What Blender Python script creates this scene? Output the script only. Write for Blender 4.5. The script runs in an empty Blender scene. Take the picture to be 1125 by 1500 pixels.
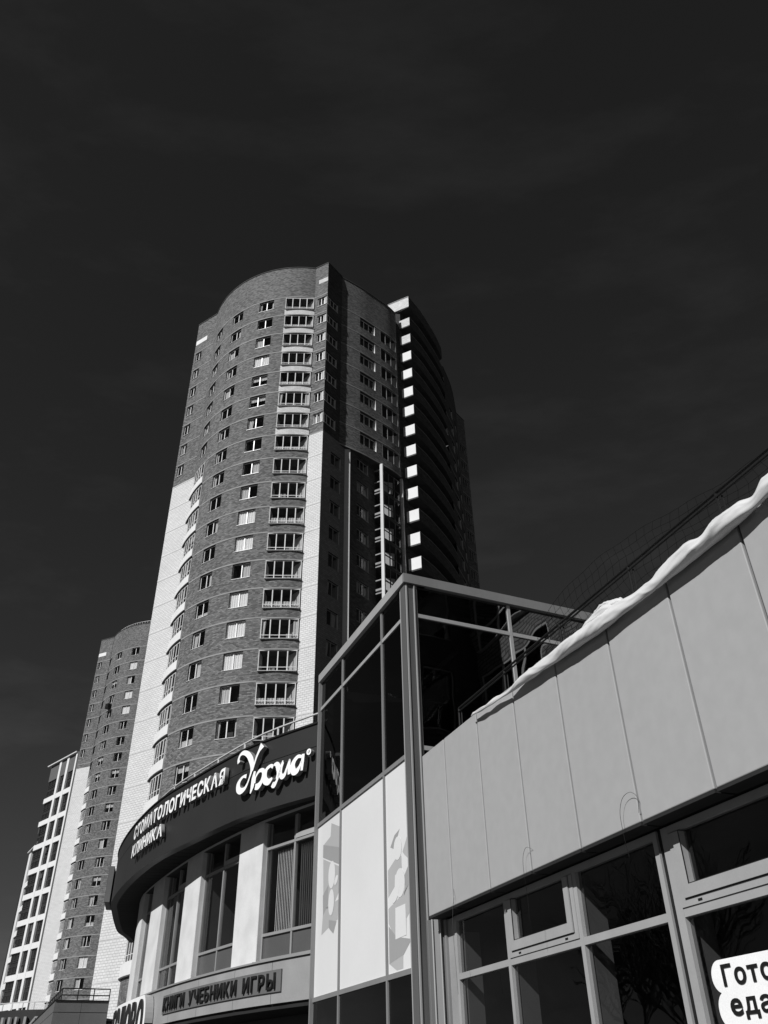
import bpy, math, random
from mathutils import Matrix, Vector
random.seed(7)
R_ = math.radians
scene = bpy.context.scene
COL = scene.collection

# ------------------------------------------------------------------ camera
cam_d = bpy.data.cameras.new('camera')
cam_d.sensor_fit = 'VERTICAL'; cam_d.sensor_height = 36.0
cam_d.lens = 1215.0 / 1500.0 * 36.0
cam_d.clip_start = 0.05; cam_d.clip_end = 6000
cam = bpy.data.objects.new('camera', cam_d); COL.objects.link(cam)
cam.matrix_world = Matrix(((0.9998001, 0.01999600, 0.0, 0.0),
                           (0.0115131, -0.5756535, -0.8176127, 0.0),
                           (-0.0163490, 0.8174492, -0.5757686, 1.6),
                           (0, 0, 0, 1)))
scene.camera = cam

# ------------------------------------------------------------------ light
SUN = Vector((-0.642 * 0.78, -0.767 * 0.78, 0.625)).normalized()     # direction towards the sun
SUN_STRENGTH = 4.6
SKY_STRENGTH = 0.10
world = bpy.data.worlds.new('World'); scene.world = world
world.use_nodes = True
nt = world.node_tree; nt.nodes.clear()
N = nt.nodes.new; L = nt.links.new
sky = N('ShaderNodeTexSky'); sky.sky_type = 'NISHITA'; sky.sun_disc = False
sky.sun_elevation = math.asin(SUN.z); sky.sun_rotation = math.atan2(SUN.x, SUN.y)
sky.air_density = 1.0; sky.dust_density = 0.0; sky.ozone_density = 3.0
sep = N('ShaderNodeSeparateColor')                   # black and white film behind a deep red filter: red light only
L(sky.outputs[0], sep.inputs[0])
tc = N('ShaderNodeTexCoord')
mp = N('ShaderNodeMapping'); mp.inputs['Scale'].default_value = (1.2, 3.0, 5.0); mp.inputs['Rotation'].default_value = (0.2, 0.35, 0.5)
L(tc.outputs['Generated'], mp.inputs[0])
nz = N('ShaderNodeTexNoise'); nz.inputs['Scale'].default_value = 2.2; nz.inputs['Detail'].default_value = 7; nz.inputs['Roughness'].default_value = 0.6
L(mp.outputs[0], nz.inputs['Vector'])
cr = N('ShaderNodeMapRange'); cr.inputs[1].default_value = 0.50; cr.inputs[2].default_value = 0.80
cr.inputs[3].default_value = 1.0; cr.inputs[4].default_value = 1.6
L(nz.outputs[0], cr.inputs[0])
mu = N('ShaderNodeMath'); mu.operation = 'MULTIPLY'; L(sep.outputs[0], mu.inputs[0]); L(cr.outputs[0], mu.inputs[1])
SKY_GAIN = N('ShaderNodeMath'); SKY_GAIN.operation = 'MULTIPLY'; SKY_GAIN.inputs[1].default_value = 0.23
L(mu.outputs[0], SKY_GAIN.inputs[0])
bg = N('ShaderNodeBackground'); bg.inputs[1].default_value = SKY_STRENGTH
L(SKY_GAIN.outputs[0], bg.inputs[0])
wo = N('ShaderNodeOutputWorld'); L(bg.outputs[0], wo.inputs[0])

sd = bpy.data.lights.new('sun', 'SUN'); sd.energy = SUN_STRENGTH; sd.angle = R_(0.5); sd.color = (1, 1, 1)
so = bpy.data.objects.new('sun', sd); COL.objects.link(so)
so.rotation_euler = SUN.to_track_quat('Z', 'Y').to_euler(); so.location = (-40, -40, 60)
vs = scene.view_settings
vs.view_transform = 'Standard'; vs.look = 'None'; vs.exposure = 0.0; vs.gamma = 1.0; vs.use_curve_mapping = False

# ------------------------------------------------------------------ materials (black and white: greys only)
def new_mat(name):
    m = bpy.data.materials.new(name); m.use_nodes = True
    m.node_tree.nodes.clear()
    return m, m.node_tree
def grey(v): return (v, v, v, 1)
def flat(name, g, rough=0.6, spec=0.5, var=0.12, scale=3.0, metal=0.0, bump=0.0, stretch=(1, 1, 1), fine=0.06):
    m, t = new_mat(name); n = t.nodes.new; l = t.links.new
    out = n('ShaderNodeOutputMaterial'); p = n('ShaderNodeBsdfPrincipled'); l(p.outputs[0], out.inputs[0])
    tcd = n('ShaderNodeTexCoord'); mpp = n('ShaderNodeMapping'); mpp.inputs['Scale'].default_value = stretch
    l(tcd.outputs['Object'], mpp.inputs[0])
    a = n('ShaderNodeTexNoise'); a.inputs['Scale'].default_value = scale; a.inputs['Detail'].default_value = 6
    b = n('ShaderNodeTexNoise'); b.inputs['Scale'].default_value = scale * 22; b.inputs['Detail'].default_value = 3
    l(mpp.outputs[0], a.inputs['Vector']); l(mpp.outputs[0], b.inputs['Vector'])
    r1 = n('ShaderNodeMapRange'); r1.inputs[1].default_value = .3; r1.inputs[2].default_value = .7
    r1.inputs[3].default_value = 1 - var; r1.inputs[4].default_value = 1 + var; l(a.outputs[0], r1.inputs[0])
    r2 = n('ShaderNodeMapRange'); r2.inputs[1].default_value = .3; r2.inputs[2].default_value = .7
    r2.inputs[3].default_value = (1 - fine) * g; r2.inputs[4].default_value = (1 + fine) * g; l(b.outputs[0], r2.inputs[0])
    x = n('ShaderNodeMath'); x.operation = 'MULTIPLY'; l(r1.outputs[0], x.inputs[0]); l(r2.outputs[0], x.inputs[1])
    l(x.outputs[0], p.inputs['Base Color'])
    p.inputs['Roughness'].default_value = rough; p.inputs['Metallic'].default_value = metal
    p.inputs['Specular IOR Level'].default_value = spec
    if bump:
        bp = n('ShaderNodeBump'); bp.inputs['Strength'].default_value = bump; bp.inputs['Distance'].default_value = .02
        l(a.outputs[0], bp.inputs['Height']); l(bp.outputs[0], p.inputs['Normal'])
    return m
def brick(name, g, gm, bw=.26, bh=.085, mort=.012, var=.35, streak=.18, rough=.85, bump=.5):
    """brickwork laid on the wall's own metre coordinates (u along the wall, v up)"""
    m, t = new_mat(name); n = t.nodes.new; l = t.links.new
    out = n('ShaderNodeOutputMaterial'); p = n('ShaderNodeBsdfPrincipled'); l(p.outputs[0], out.inputs[0])
    uv = n('ShaderNodeUVMap'); uv.uv_map = 'UVMap'
    br = n('ShaderNodeTexBrick'); br.inputs['Scale'].default_value = 1
    br.inputs['Brick Width'].default_value = bw; br.inputs['Row Height'].default_value = bh
    br.inputs['Mortar Size'].default_value = mort; br.inputs['Mortar Smooth'].default_value = .2; br.inputs['Bias'].default_value = 0
    br.inputs['Color1'].default_value = grey(g * (1 - var)); br.inputs['Color2'].default_value = grey(g * (1 + var)); br.inputs['Mortar'].default_value = grey(gm)
    l(uv.outputs[0], br.inputs['Vector'])
    mpp = n('ShaderNodeMapping'); mpp.inputs['Scale'].default_value = (.55, 3.2, 1); l(uv.outputs[0], mpp.inputs[0])
    a = n('ShaderNodeTexNoise'); a.inputs['Scale'].default_value = 1.4; a.inputs['Detail'].default_value = 8; a.inputs['Roughness'].default_value = .7
    l(mpp.outputs[0], a.inputs['Vector'])
    r1 = n('ShaderNodeMapRange'); r1.inputs[1].default_value = .3; r1.inputs[2].default_value = .7
    r1.inputs[3].default_value = 1 - streak; r1.inputs[4].default_value = 1 + streak; l(a.outputs[0], r1.inputs[0])
    c = n('ShaderNodeTexNoise'); c.inputs['Scale'].default_value = .18; c.inputs['Detail'].default_value = 3; l(uv.outputs[0], c.inputs['Vector'])
    r2 = n('ShaderNodeMapRange'); r2.inputs[1].default_value = .3; r2.inputs[2].default_value = .7
    r2.inputs[3].default_value = 1 - streak * .7; r2.inputs[4].default_value = 1 + streak * .7; l(c.outputs[0], r2.inputs[0])
    x = n('ShaderNodeMath'); x.operation = 'MULTIPLY'; l(r1.outputs[0], x.inputs[0]); l(r2.outputs[0], x.inputs[1])
    mx = n('ShaderNodeVectorMath'); mx.operation = 'SCALE'; l(br.outputs['Color'], mx.inputs[0]); l(x.outputs[0], mx.inputs['Scale'])
    l(mx.outputs[0], p.inputs['Base Color'])
    p.inputs['Roughness'].default_value = rough; p.inputs['Specular IOR Level'].default_value = .3
    bp = n('ShaderNodeBump'); bp.inputs['Strength'].default_value = bump; bp.inputs['Distance'].default_value = .012; bp.invert = True
    l(br.outputs['Fac'], bp.inputs['Height']); l(bp.outputs[0], p.inputs['Normal'])
    return m
def glass(name, tint=.75, wob=0.0, wscale=1.0, minr=0.02, gain=1.0):
    """clear pane: dielectric reflection over tinted transmission"""
    m, t = new_mat(name); n = t.nodes.new; l = t.links.new
    out = n('ShaderNodeOutputMaterial'); mix = n('ShaderNodeMixShader'); l(mix.outputs[0], out.inputs[0])
    tr = n('ShaderNodeBsdfTransparent'); tr.inputs[0].default_value = grey(tint)
    gl = n('ShaderNodeBsdfGlossy'); gl.inputs['Roughness'].default_value = .01; gl.inputs[0].default_value = grey(1)
    fr = n('ShaderNodeFresnel'); ge = n('ShaderNodeNewGeometry'); io = n('ShaderNodeMapRange'); io.inputs[3].default_value = 1.5; io.inputs[4].default_value = 1 / 1.5
    l(ge.outputs['Backfacing'], io.inputs[0]); l(io.outputs[0], fr.inputs[0])     # a thin pane reflects alike from both sides
    ad = n('ShaderNodeMath'); ad.operation = 'MULTIPLY_ADD'; ad.inputs[1].default_value = gain; ad.inputs[2].default_value = minr; ad.use_clamp = True
    l(fr.outputs[0], ad.inputs[0]); l(ad.outputs[0], mix.inputs[0]); l(tr.outputs[0], mix.inputs[1]); l(gl.outputs[0], mix.inputs[2])
    if wob:
        tcd = n('ShaderNodeTexCoord'); nn = n('ShaderNodeTexNoise'); nn.inputs['Scale'].default_value = wscale; nn.inputs['Detail'].default_value = 1.0
        l(tcd.outputs['Object'], nn.inputs['Vector'])
        bp = n('ShaderNodeBump'); bp.inputs['Strength'].default_value = 1; bp.inputs['Distance'].default_value = wob
        l(nn.outputs[0], bp.inputs['Height']); l(bp.outputs[0], gl.inputs['Normal']); 
    return m

M = dict(
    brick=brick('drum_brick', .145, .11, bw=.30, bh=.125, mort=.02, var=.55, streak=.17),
    brick_shade_tone=brick('shade_toned_brick', .07, .06, bw=.36, bh=.15, mort=.022, var=.4, streak=.3),  # darker copy of the brick, with shade put into the colour
    white_brick=brick('white_block', .64, .40, bw=.42, bh=.20, mort=.022, var=.05, streak=.06),
    pale_brick=brick('pale_brick', .62, .46, bw=.36, bh=.15, mort=.02, var=.12, streak=.1),
    white_shade_tone=brick('shade_toned_block', .22, .14, bw=.42, bh=.20, mort=.022, var=.15, streak=.12),  # white block again, toned down so the colour carries the shade
    concrete=flat('concrete', .27, .85, var=.18, scale=1.2),
    slab=flat('dark_slab', .08, .9, spec=.1, var=.2, scale=1.2),
    pale=flat('pale_render', .58, .8, var=.07, scale=1.0, stretch=(1, 1, .4)),
    bright=flat('white_balcony_render', .72, .75, var=.04, scale=1.0),
    interior=flat('room_shade', .05, .9, var=.3, scale=.8),
    interior_pale=flat('loggia_plaster', .42, .9, var=.15, scale=.8),
    frame=flat('white_window_plastic', .72, .35, var=.05),
    frame_grey=flat('grey_window_frame', .27, .4, var=.06, scale=2),
    frame_light=flat('pale_aluminium_frame', .35, .38, var=.07, scale=2, fine=.03),
    frame_dark=flat('dark_window_frame', .06, .4),
    curtain=flat('curtain_cloth', .62, .9, var=.12, scale=4, stretch=(6, 1, .3)),
    blind=flat('white_blind', .93, .8, var=.04, scale=4),
    blind_grey=flat('grey_blind_slats', .62, .8, var=.1, scale=4),
    fascia=flat('dark_fascia_sheet', .028, .42, spec=.4, var=.08, scale=.6, fine=.03),
    soffit=flat('soffit_sheet', .028, .8, spec=.1, var=.15, scale=1.2),
    plaster=flat('pier_plaster', .62, .9, var=.10, scale=1.6, bump=.15, fine=.05),
    band=flat('grey_band_sheet', .30, .5, var=.10, scale=1.2, fine=.04),
    spandrel=flat('grey_spandrel_glass', .095, .25, var=.06, scale=1.2),
    panel=flat('grey_composite_panel', .37, .5, spec=.35, var=.03, scale=.25, fine=.03),
    panel_edge=flat('folded_panel_edge', .10, .45, var=.08),
    metal=flat('brushed_trim', .22, .38, var=.08, scale=1.5, stretch=(1, 1, .1), fine=.03),
    metal_light=flat('light_trim', .36, .32, var=.06, scale=1.5, stretch=(1, 1, .1), fine=.03),
    post=flat('dark_post_sheet', .11, .4, var=.08, scale=1.5, stretch=(1, 1, .1), fine=.03),
    rail=flat('painted_rail', .52, .4, var=.1),
    rail_dark=flat('black_rail', .015, .4, spec=.3, var=.2),
    wire=flat('rusty_wire', .006, .9, spec=.0, var=.2),
    tarp=flat('white_tarpaulin', .66, .38, spec=.5, var=.08, scale=2.2, bump=.12, fine=.02),
    letter=flat('white_letter_face', .92, .4, var=.03),
    letter_side=flat('letter_side', .26, .45, var=.08),
    black=flat('black_letter', .012, .4),
    plate=flat('sign_plate', .13, .5, var=.08, scale=2),
    white_panel=flat('white_film_on_glass', .76, .22, spec=.5, var=.025, scale=.7, fine=.01),
    print_a=flat('pale_grey_print', .47, .22, var=.03, scale=.7, fine=.01),
    print_b=flat('mid_grey_print', .36, .22, var=.03, scale=.7, fine=.01),
    dark=flat('dark_void', .02, .9),
    roof=flat('roofing_felt', .10, .9, var=.3, scale=1),
    asphalt=flat('asphalt', .03, .9, var=.25, scale=.5),
    paving=flat('paving', .055, .85, var=.2, scale=.7),
    bark=flat('bark', .05, .9, var=.4, scale=6),
    glass=glass('window_glass', .80),
    glass_tower=glass('tower_window_glass', .80, minr=.0),
    glass_dark=glass('tinted_curtain_glass', .045, minr=.0, gain=.9),
    glass_wavy=glass('tinted_wavy_glass', .05, wob=.014, wscale=.7, minr=.10, gain=1.0),
    glass_clinic=glass('clinic_window_glass', .85, wob=.004, wscale=1.2, minr=.0),
    glass_shop=glass('shop_window_glass', .62, wob=.004, wscale=1.5, minr=.0),
)

# ------------------------------------------------------------------ object helpers
WORLD = {}
def tag(o, label=None, cat=None, group=None, kind=None):
    if label: o['label'] = label
    if cat: o['category'] = cat
    if group: o['group'] = group
    if kind: o['kind'] = kind
    return o
def thing(name, label, cat, loc=(0, 0, 0), group=None):
    o = bpy.data.objects.new(name, None); COL.objects.link(o); o.location = loc
    o.empty_display_size = .5
    WORLD[o.name] = Matrix.Translation(loc)
    return tag(o, label, cat, group)
def place(name, me, parent=None, mw=None):
    """link mesh data as an object whose world matrix is mw, under parent"""
    o = bpy.data.objects.new(name, me); COL.objects.link(o)
    mw = mw or Matrix.Identity(4)
    o.parent = parent
    if parent is not None:
        o.matrix_basis = WORLD[parent.name].inverted() @ mw
    else:
        o.matrix_basis = mw
    WORLD[o.name] = mw
    return o
class MB:
    def __init__(s): s.v = []; s.f = []; s.m = []; s.uv = []
    def quad(s, a, b, c, d, mi=0, uv=None):
        i = len(s.v); s.v += [tuple(a), tuple(b), tuple(c), tuple(d)]; s.f.append((i, i + 1, i + 2, i + 3)); s.m.append(mi)
        s.uv.append(uv or [(0, 0), (1, 0), (1, 1), (0, 1)])
    def tri(s, a, b, c, mi=0):
        i = len(s.v); s.v += [tuple(a), tuple(b), tuple(c)]; s.f.append((i, i + 1, i + 2)); s.m.append(mi); s.uv.append([(0, 0), (1, 0), (1, 1)])
    def hexa(s, p, mi=0, skip=()):
        """p: 4 bottom points ccw seen from above, then 4 top points"""
        i = len(s.v); s.v += [tuple(x) for x in p]
        for k, q in enumerate(((3, 2, 1, 0), (4, 5, 6, 7), (0, 1, 5, 4), (1, 2, 6, 5), (2, 3, 7, 6), (3, 0, 4, 7))):
            if k in skip: continue
            s.f.append(tuple(i + j for j in q)); s.m.append(mi)
            s.uv.append([(Vector(p[j]).xy.length, p[j][2]) for j in q])
    def box(s, x0, x1, y0, y1, z0, z1, mi=0):
        s.hexa([(x0, y0, z0), (x1, y0, z0), (x1, y1, z0), (x0, y1, z0), (x0, y0, z1), (x1, y0, z1), (x1, y1, z1), (x0, y1, z1)], mi)
    def bar(s, a, b, w, mi=0, n=4, w2=None):
        """square/round bar from a to b"""
        a = Vector(a); b = Vector(b); d = (b - a).normalized()
        x = d.cross(Vector((0, 0, 1)));
        if x.length < 1e-3: x = Vector((1, 0, 0))
        x.normalize(); y = d.cross(x); w2 = w if w2 is None else w2
        i = len(s.v)
        for P, ww in ((a, w), (b, w2)):
            for k in range(n):
                t = 2 * math.pi * (k + .5) / n; r = ww / 2 * (1.414 if n == 4 else 1)
                s.v.append(tuple(P + x * math.cos(t) * r + y * math.sin(t) * r))
        for k in range(n):
            s.f.append((i + k, i + (k + 1) % n, i + n + (k + 1) % n, i + n + k)); s.m.append(mi); s.uv.append([(0, 0), (1, 0), (1, 1), (0, 1)])
        s.f.append(tuple(i + k for k in range(n))[::-1]); s.m.append(mi); s.uv.append([(0, 0)] * n)
        s.f.append(tuple(i + n + k for k in range(n))); s.m.append(mi); s.uv.append([(0, 0)] * n)
    def mesh(s, name, mats, smooth=False, bevel=0):
        me = bpy.data.meshes.new(name); me.from_pydata(s.v, [], s.f)
        for m in mats: me.materials.append(M[m] if isinstance(m, str) else m)
        me.polygons.foreach_set('material_index', s.m)
        ul = me.uv_layers.new(name='UVMap')
        flatuv = [c for f in s.uv for p in f for c in p]
        ul.data.foreach_set('uv', flatuv)
        if smooth: me.polygons.foreach_set('use_smooth', [True] * len(me.polygons))
        me.validate(); me.update()
        return me
    def build(s, name, mats, parent=None, mw=None, smooth=False):
        return place(name, s.mesh(name, mats, smooth), parent, mw)

def catmull(P, n=6):
    P = [Vector(p) for p in P]; Q = [2 * P[0] - P[1]] + P + [2 * P[-1] - P[-2]]; o = []
    for i in range(1, len(Q) - 2):
        a, b, c, d = Q[i - 1:i + 3]
        for k in range(n):
            t = k / n; o.append(.5 * ((2 * b) + (c - a) * t + (2 * a - 5 * b + 4 * c - d) * t * t + (3 * b - a - 3 * c + d) * t ** 3))
    o.append(P[-1]); return o
class Path:
    """plan line, points left to right seen from outside; offset d is outwards"""
    def __init__(s, pts):
        s.p = [Vector(q) for q in pts]; s.L = [0.0]
        for a, b in zip(s.p, s.p[1:]): s.L.append(s.L[-1] + (b - a).length)
        s.len = s.L[-1]
        s.t = []
        segs = [(b - a).normalized() for a, b in zip(s.p, s.p[1:])]
        for i in range(len(s.p)):
            a = segs[max(i - 1, 0)]; b = segs[min(i, len(segs) - 1)]
            s.t.append((a + b).normalized())
    def seg(s, u):
        for i in range(len(s.L) - 1):
            if u <= s.L[i + 1] + 1e-9: return i
        return len(s.L) - 2
    def tan(s, u):
        i = s.seg(u); k = (u - s.L[i]) / (s.L[i + 1] - s.L[i]); k = min(max(k, 0), 1)
        return (s.t[i].lerp(s.t[i + 1], k)).normalized()
    def at(s, u, d=0.0):
        i = s.seg(u); k = (u - s.L[i]) / (s.L[i + 1] - s.L[i])
        q = s.p[i] + (s.p[i + 1] - s.p[i]) * k
        if d: t = s.tan(u); q = q + Vector((t.y, -t.x)) * d
        return q
    def P(s, u, d, z):
        q = s.at(u, d); return Vector((q.x, q.y, z))
    def breaks(s, u0, u1, mx=None):
        b = [u0] + [l for l in s.L if u0 + 1e-4 < l < u1 - 1e-4] + [u1]
        if mx:
            o = []
            for a, c in zip(b, b[1:]):
                k = max(1, math.ceil((c - a) / mx)); o += [a + (c - a) * j / k for j in range(k)]
            b = o + [u1]
        return b
    def frame(s, u, d, z):
        """matrix: local x along the wall, local y inwards, z up"""
        t = s.tan(u); q = s.P(u, d, z)
        return Matrix(((t.x, -t.y, 0, q.x), (t.y, t.x, 0, q.y), (0, 0, 1, q.z), (0, 0, 0, 1)))
def arc(cx, cy, r, f0, f1, n):
    return Path([(cx + r * math.sin(R_(f0 + (f1 - f0) * i / n)), cy - r * math.cos(R_(f0 + (f1 - f0) * i / n))) for i in range(n + 1)])
def strip(mb, path, u0, u1, z0, z1, d0, d1, mi=0, mx=None):
    """solid band following the path between offsets d0 (inner) and d1 (outer)"""
    b = path.breaks(u0, u1, mx)
    for i, (a, c) in enumerate(zip(b, b[1:])):
        P = path.P
        i0, i1, o0, o1 = P(a, d0, z0), P(c, d0, z0), P(a, d1, z0), P(c, d1, z0)
        I0, I1, O0, O1 = P(a, d0, z1), P(c, d0, z1), P(a, d1, z1), P(c, d1, z1)
        mb.quad(o0, o1, O1, O0, mi, [(a, z0), (c, z0), (c, z1), (a, z1)])
        mb.quad(i1, i0, I0, I1, mi)
        mb.quad(O0, O1, I1, I0, mi, [(a, 0), (c, 0), (c, .3), (a, .3)])
        mb.quad(o1, o0, i0, i1, mi, [(c, 0), (a, 0), (a, .3), (c, .3)])
        if i == 0: mb.quad(i0, o0, O0, I0, mi, [(0, z0), (.3, z0), (.3, z1), (0, z1)])
        if i == len(b) - 2: mb.quad(o1, i1, I1, O1, mi, [(0, z0), (.3, z0), (.3, z1), (0, z1)])
def wall(name, path, z0, z1, holes, mats, parent, zsplit=None, back=None, u0=0, u1=None, mx=None):
    """wall with real openings. holes: (u0,u1,z0,z1,depth,side_mat,back_mat); mats[0] above zsplit, mats[1] below"""
    u1 = path.len if u1 is None else u1
    mb = MB()
    us = set(round(x, 5) for x in path.breaks(u0, u1, mx)); zs = {z0, z1}
    if zsplit: zs.add(zsplit)
    for h in holes: us |= {round(h[0], 5), round(h[1], 5)}; zs |= {round(h[2], 4), round(h[3], 4)}
    us = sorted(x for x in us if u0 - 1e-4 <= x <= u1 + 1e-4); zs = sorted(z for z in zs if z0 - 1e-4 <= z <= z1 + 1e-4)
    us = [x for i, x in enumerate(us) if i == 0 or x - us[i - 1] > 1e-4]; zs = [x for i, x in enumerate(zs) if i == 0 or x - zs[i - 1] > 1e-4]
    for a, b in zip(us, us[1:]):
        hs = [h for h in holes if h[0] < (a + b) / 2 < h[1]]
        pa, pb = path.at(a), path.at(b)
        run = None; cells = []
        for c, d in zip(zs, zs[1:]):
            zm = (c + d) / 2
            if any(h[2] < zm < h[3] for h in hs): run = None; continue
            mi = 1 if (zsplit and zm < zsplit) else 0
            if run and run[2] == mi and abs(run[1] - c) < 1e-6: run[1] = d
            else: run = [c, d, mi]; cells.append(run)
        for c, d, mi in cells:
            mb.quad((pa.x, pa.y, c), (pb.x, pb.y, c), (pb.x, pb.y, d), (pa.x, pa.y, d), mi, [(a, c), (b, c), (b, d), (a, d)])
    for h in holes:
        a0, a1, c, d, dep, ms, mk = h
        P = path.P; bs = path.breaks(a0, a1)
        mb.quad(P(a0, 0, c), P(a0, -dep, c), P(a0, -dep, d), P(a0, 0, d), ms, [(0, c), (dep, c), (dep, d), (0, d)])
        mb.quad(P(a1, -dep, c), P(a1, 0, c), P(a1, 0, d), P(a1, -dep, d), ms, [(0, c), (dep, c), (dep, d), (0, d)])
        for a, b in zip(bs, bs[1:]):
            mb.quad(P(a, -dep, c), P(a, 0, c), P(b, 0, c), P(b, -dep, c), ms)
            mb.quad(P(a, 0, d), P(a, -dep, d), P(b, -dep, d), P(b, 0, d), mk)
            mb.quad(P(a, -dep, c), P(b, -dep, c), P(b, -dep, d), P(a, -dep, d), mk)
    return mb.build(name, mats, parent)
def slab_poly(mb, pts, z0, z1, mi=0):
    n = len(pts); i = len(mb.v)
    mb.v += [(p[0], p[1], z0) for p in pts] + [(p[0], p[1], z1) for p in pts]
    mb.f.append(tuple(range(i, i + n))[::-1]); mb.m.append(mi); mb.uv.append([(p[0], p[1]) for p in pts][::-1])
    mb.f.append(tuple(range(i + n, i + 2 * n))); mb.m.append(mi); mb.uv.append([(p[0], p[1]) for p in pts])
    for k in range(n):
        j = (k + 1) % n; mb.f.append((i + k, i + j, i + n + j, i + n + k)); mb.m.append(mi)
        d = (Vector(pts[j]) - Vector(pts[k])).length; mb.uv.append([(0, z0), (d, z0), (d, z1), (0, z1)])

# ------------------------------------------------------------------ window kit (shared mesh data)
CACHE = {}
def win_frame(w, h, lights=2, low=0.0, t=.06, mat='frame', dep=.07, hole=None):
    k = ('f', round(w, 2), round(h, 2), lights, low, t, mat)
    if k in CACHE: return CACHE[k]
    mb = MB(); x0, x1 = -w / 2, w / 2
    mb.box(x0, x1, 0, dep, 0, t); mb.box(x0, x1, 0, dep, h - t, h)
    mb.box(x0, x0 + t, .001, dep, t, h - t); mb.box(x1 - t, x1, .001, dep, t, h - t)
    for i in range(1, lights):
        x = x0 + w * i / lights; mb.box(x - t * .75, x + t * .75, .002, dep, t, h - t)
    if low:
        mb.box(x0 + t, x1 - t, -.004, dep - .01, low, low + t * .8)
    CACHE[k] = mb.mesh('window', [mat]); return CACHE[k]
def pane_mesh(w, h, mat):
    k = ('p', round(w, 2), round(h, 2), mat)
    if k in CACHE: return CACHE[k]
    mb = MB(); mb.quad((-w / 2 + .03, 0, .03), (w / 2 - .03, 0, .03), (w / 2 - .03, 0, h - .03), (-w / 2 + .03, 0, h - .03))
    CACHE[k] = mb.mesh('pane', [mat]); return CACHE[k]
def sill_mesh(w, mat='frame'):
    k = ('s', round(w, 2), mat)
    if k in CACHE: return CACHE[k]
    mb = MB(); mb.box(-w / 2, w / 2, -.20, .02, -.035, 0.0)
    CACHE[k] = mb.mesh('sill', [mat]); return CACHE[k]
def curtain_mesh(w, h, kind, var):
    k = ('c', round(w, 2), round(h, 2), kind, var)
    if k in CACHE: return CACHE[k]
    mb = MB(); rnd = random.Random(var * 13 + len(kind))
    def sheet(x0, x1, z0, z1, taper=0):
        n = max(3, int((x1 - x0) / .07)); 
        for i in range(n):
            xa = x0 + (x1 - x0) * i / n; xb = x0 + (x1 - x0) * (i + 1) / n
            ya = .03 * math.sin(i * 1.9 + var); yb = .03 * math.sin((i + 1) * 1.9 + var)
            ca = (xa - x0) * taper; cb = (xb - x0) * taper
            mb.quad((xa - ca, ya, z0), (xb - cb, yb, z0), (xb, yb, z1), (xa, ya, z1))
    if kind == 'full': sheet(-w / 2 + .02, w / 2 - .02, .0, h - .02)
    elif kind == 'sides':
        s = w * rnd.uniform(.14, .24); sheet(-w / 2 + .02, -w / 2 + s, 0, h - .02, .3); sheet(w / 2 - s, w / 2 - .02, 0, h - .02)
    elif kind == 'one':
        s = w * rnd.uniform(.3, .45); x = rnd.choice((-w / 2 + .02, w / 2 - s - .02)); sheet(x, x + s, 0, h - .02, .35)
    elif kind == 'half': sheet(0.02, w / 2 - .02, 0, h - .02) if var % 2 else sheet(-w / 2 + .02, -.02, 0, h - .02)
    elif kind == 'low': sheet(-w / 2 + .02, w / 2 - .02, 0, h * rnd.uniform(.25, .5))
    elif kind == 'top': sheet(-w / 2 + .02, w / 2 - .02, h * rnd.uniform(.5, .7), h - .02)
    CACHE[k] = mb.mesh('curtain', ['blind' if kind == 'full' else 'curtain']); return CACHE[k]
def window(parent, path, u0, u1, z0, z1, lights=2, inset=.13, low=0, curtain=None, frame='frame', gl='glass_tower', sill=True, t=.06, name='window', simple=False):
    w, h = u1 - u0, z1 - z0; um = (u0 + u1) / 2
    mw = path.frame(um, -inset, z0)
    f = place(name, win_frame(w, h, lights, low, t, frame), parent, mw)
    place('pane', pane_mesh(w, h, gl), f, mw @ Matrix.Translation((0, .035, 0)))
    if sill: place('sill', sill_mesh(w, frame), f, mw)
    if curtain is None:
        curtain = random.choice(['sides', 'one', 'none', 'half', 'sides', 'low', 'none', 'top'])
    if curtain != 'none':
        place('blind' if curtain == 'full' else 'curtain', curtain_mesh(w, h, curtain, random.randrange(4)), f, mw @ Matrix.Translation((0, .075 if curtain == 'full' else .14, 0)))
    return f

# ================================================================== GROUND
mb = MB(); mb.quad((-3000, -1500, 0), (3000, -1500, 0), (3000, 4500, 0), (-3000, 4500, 0))
tag(mb.build('ground', ['asphalt']), 'dark asphalt ground around the shops and towers', kind='structure')
mb = MB(); slab_poly(mb, [(-6.0, -6), (7.5, -6), (3.2, 16), (0.4, 16.3), (-2.2, 21.6), (-13.5, 36), (-16, 33), (-7, 18)], 0.0, .12)
tag(mb.build('pavement', ['paving']), 'pale pavement in front of the shops', kind='structure')

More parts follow.
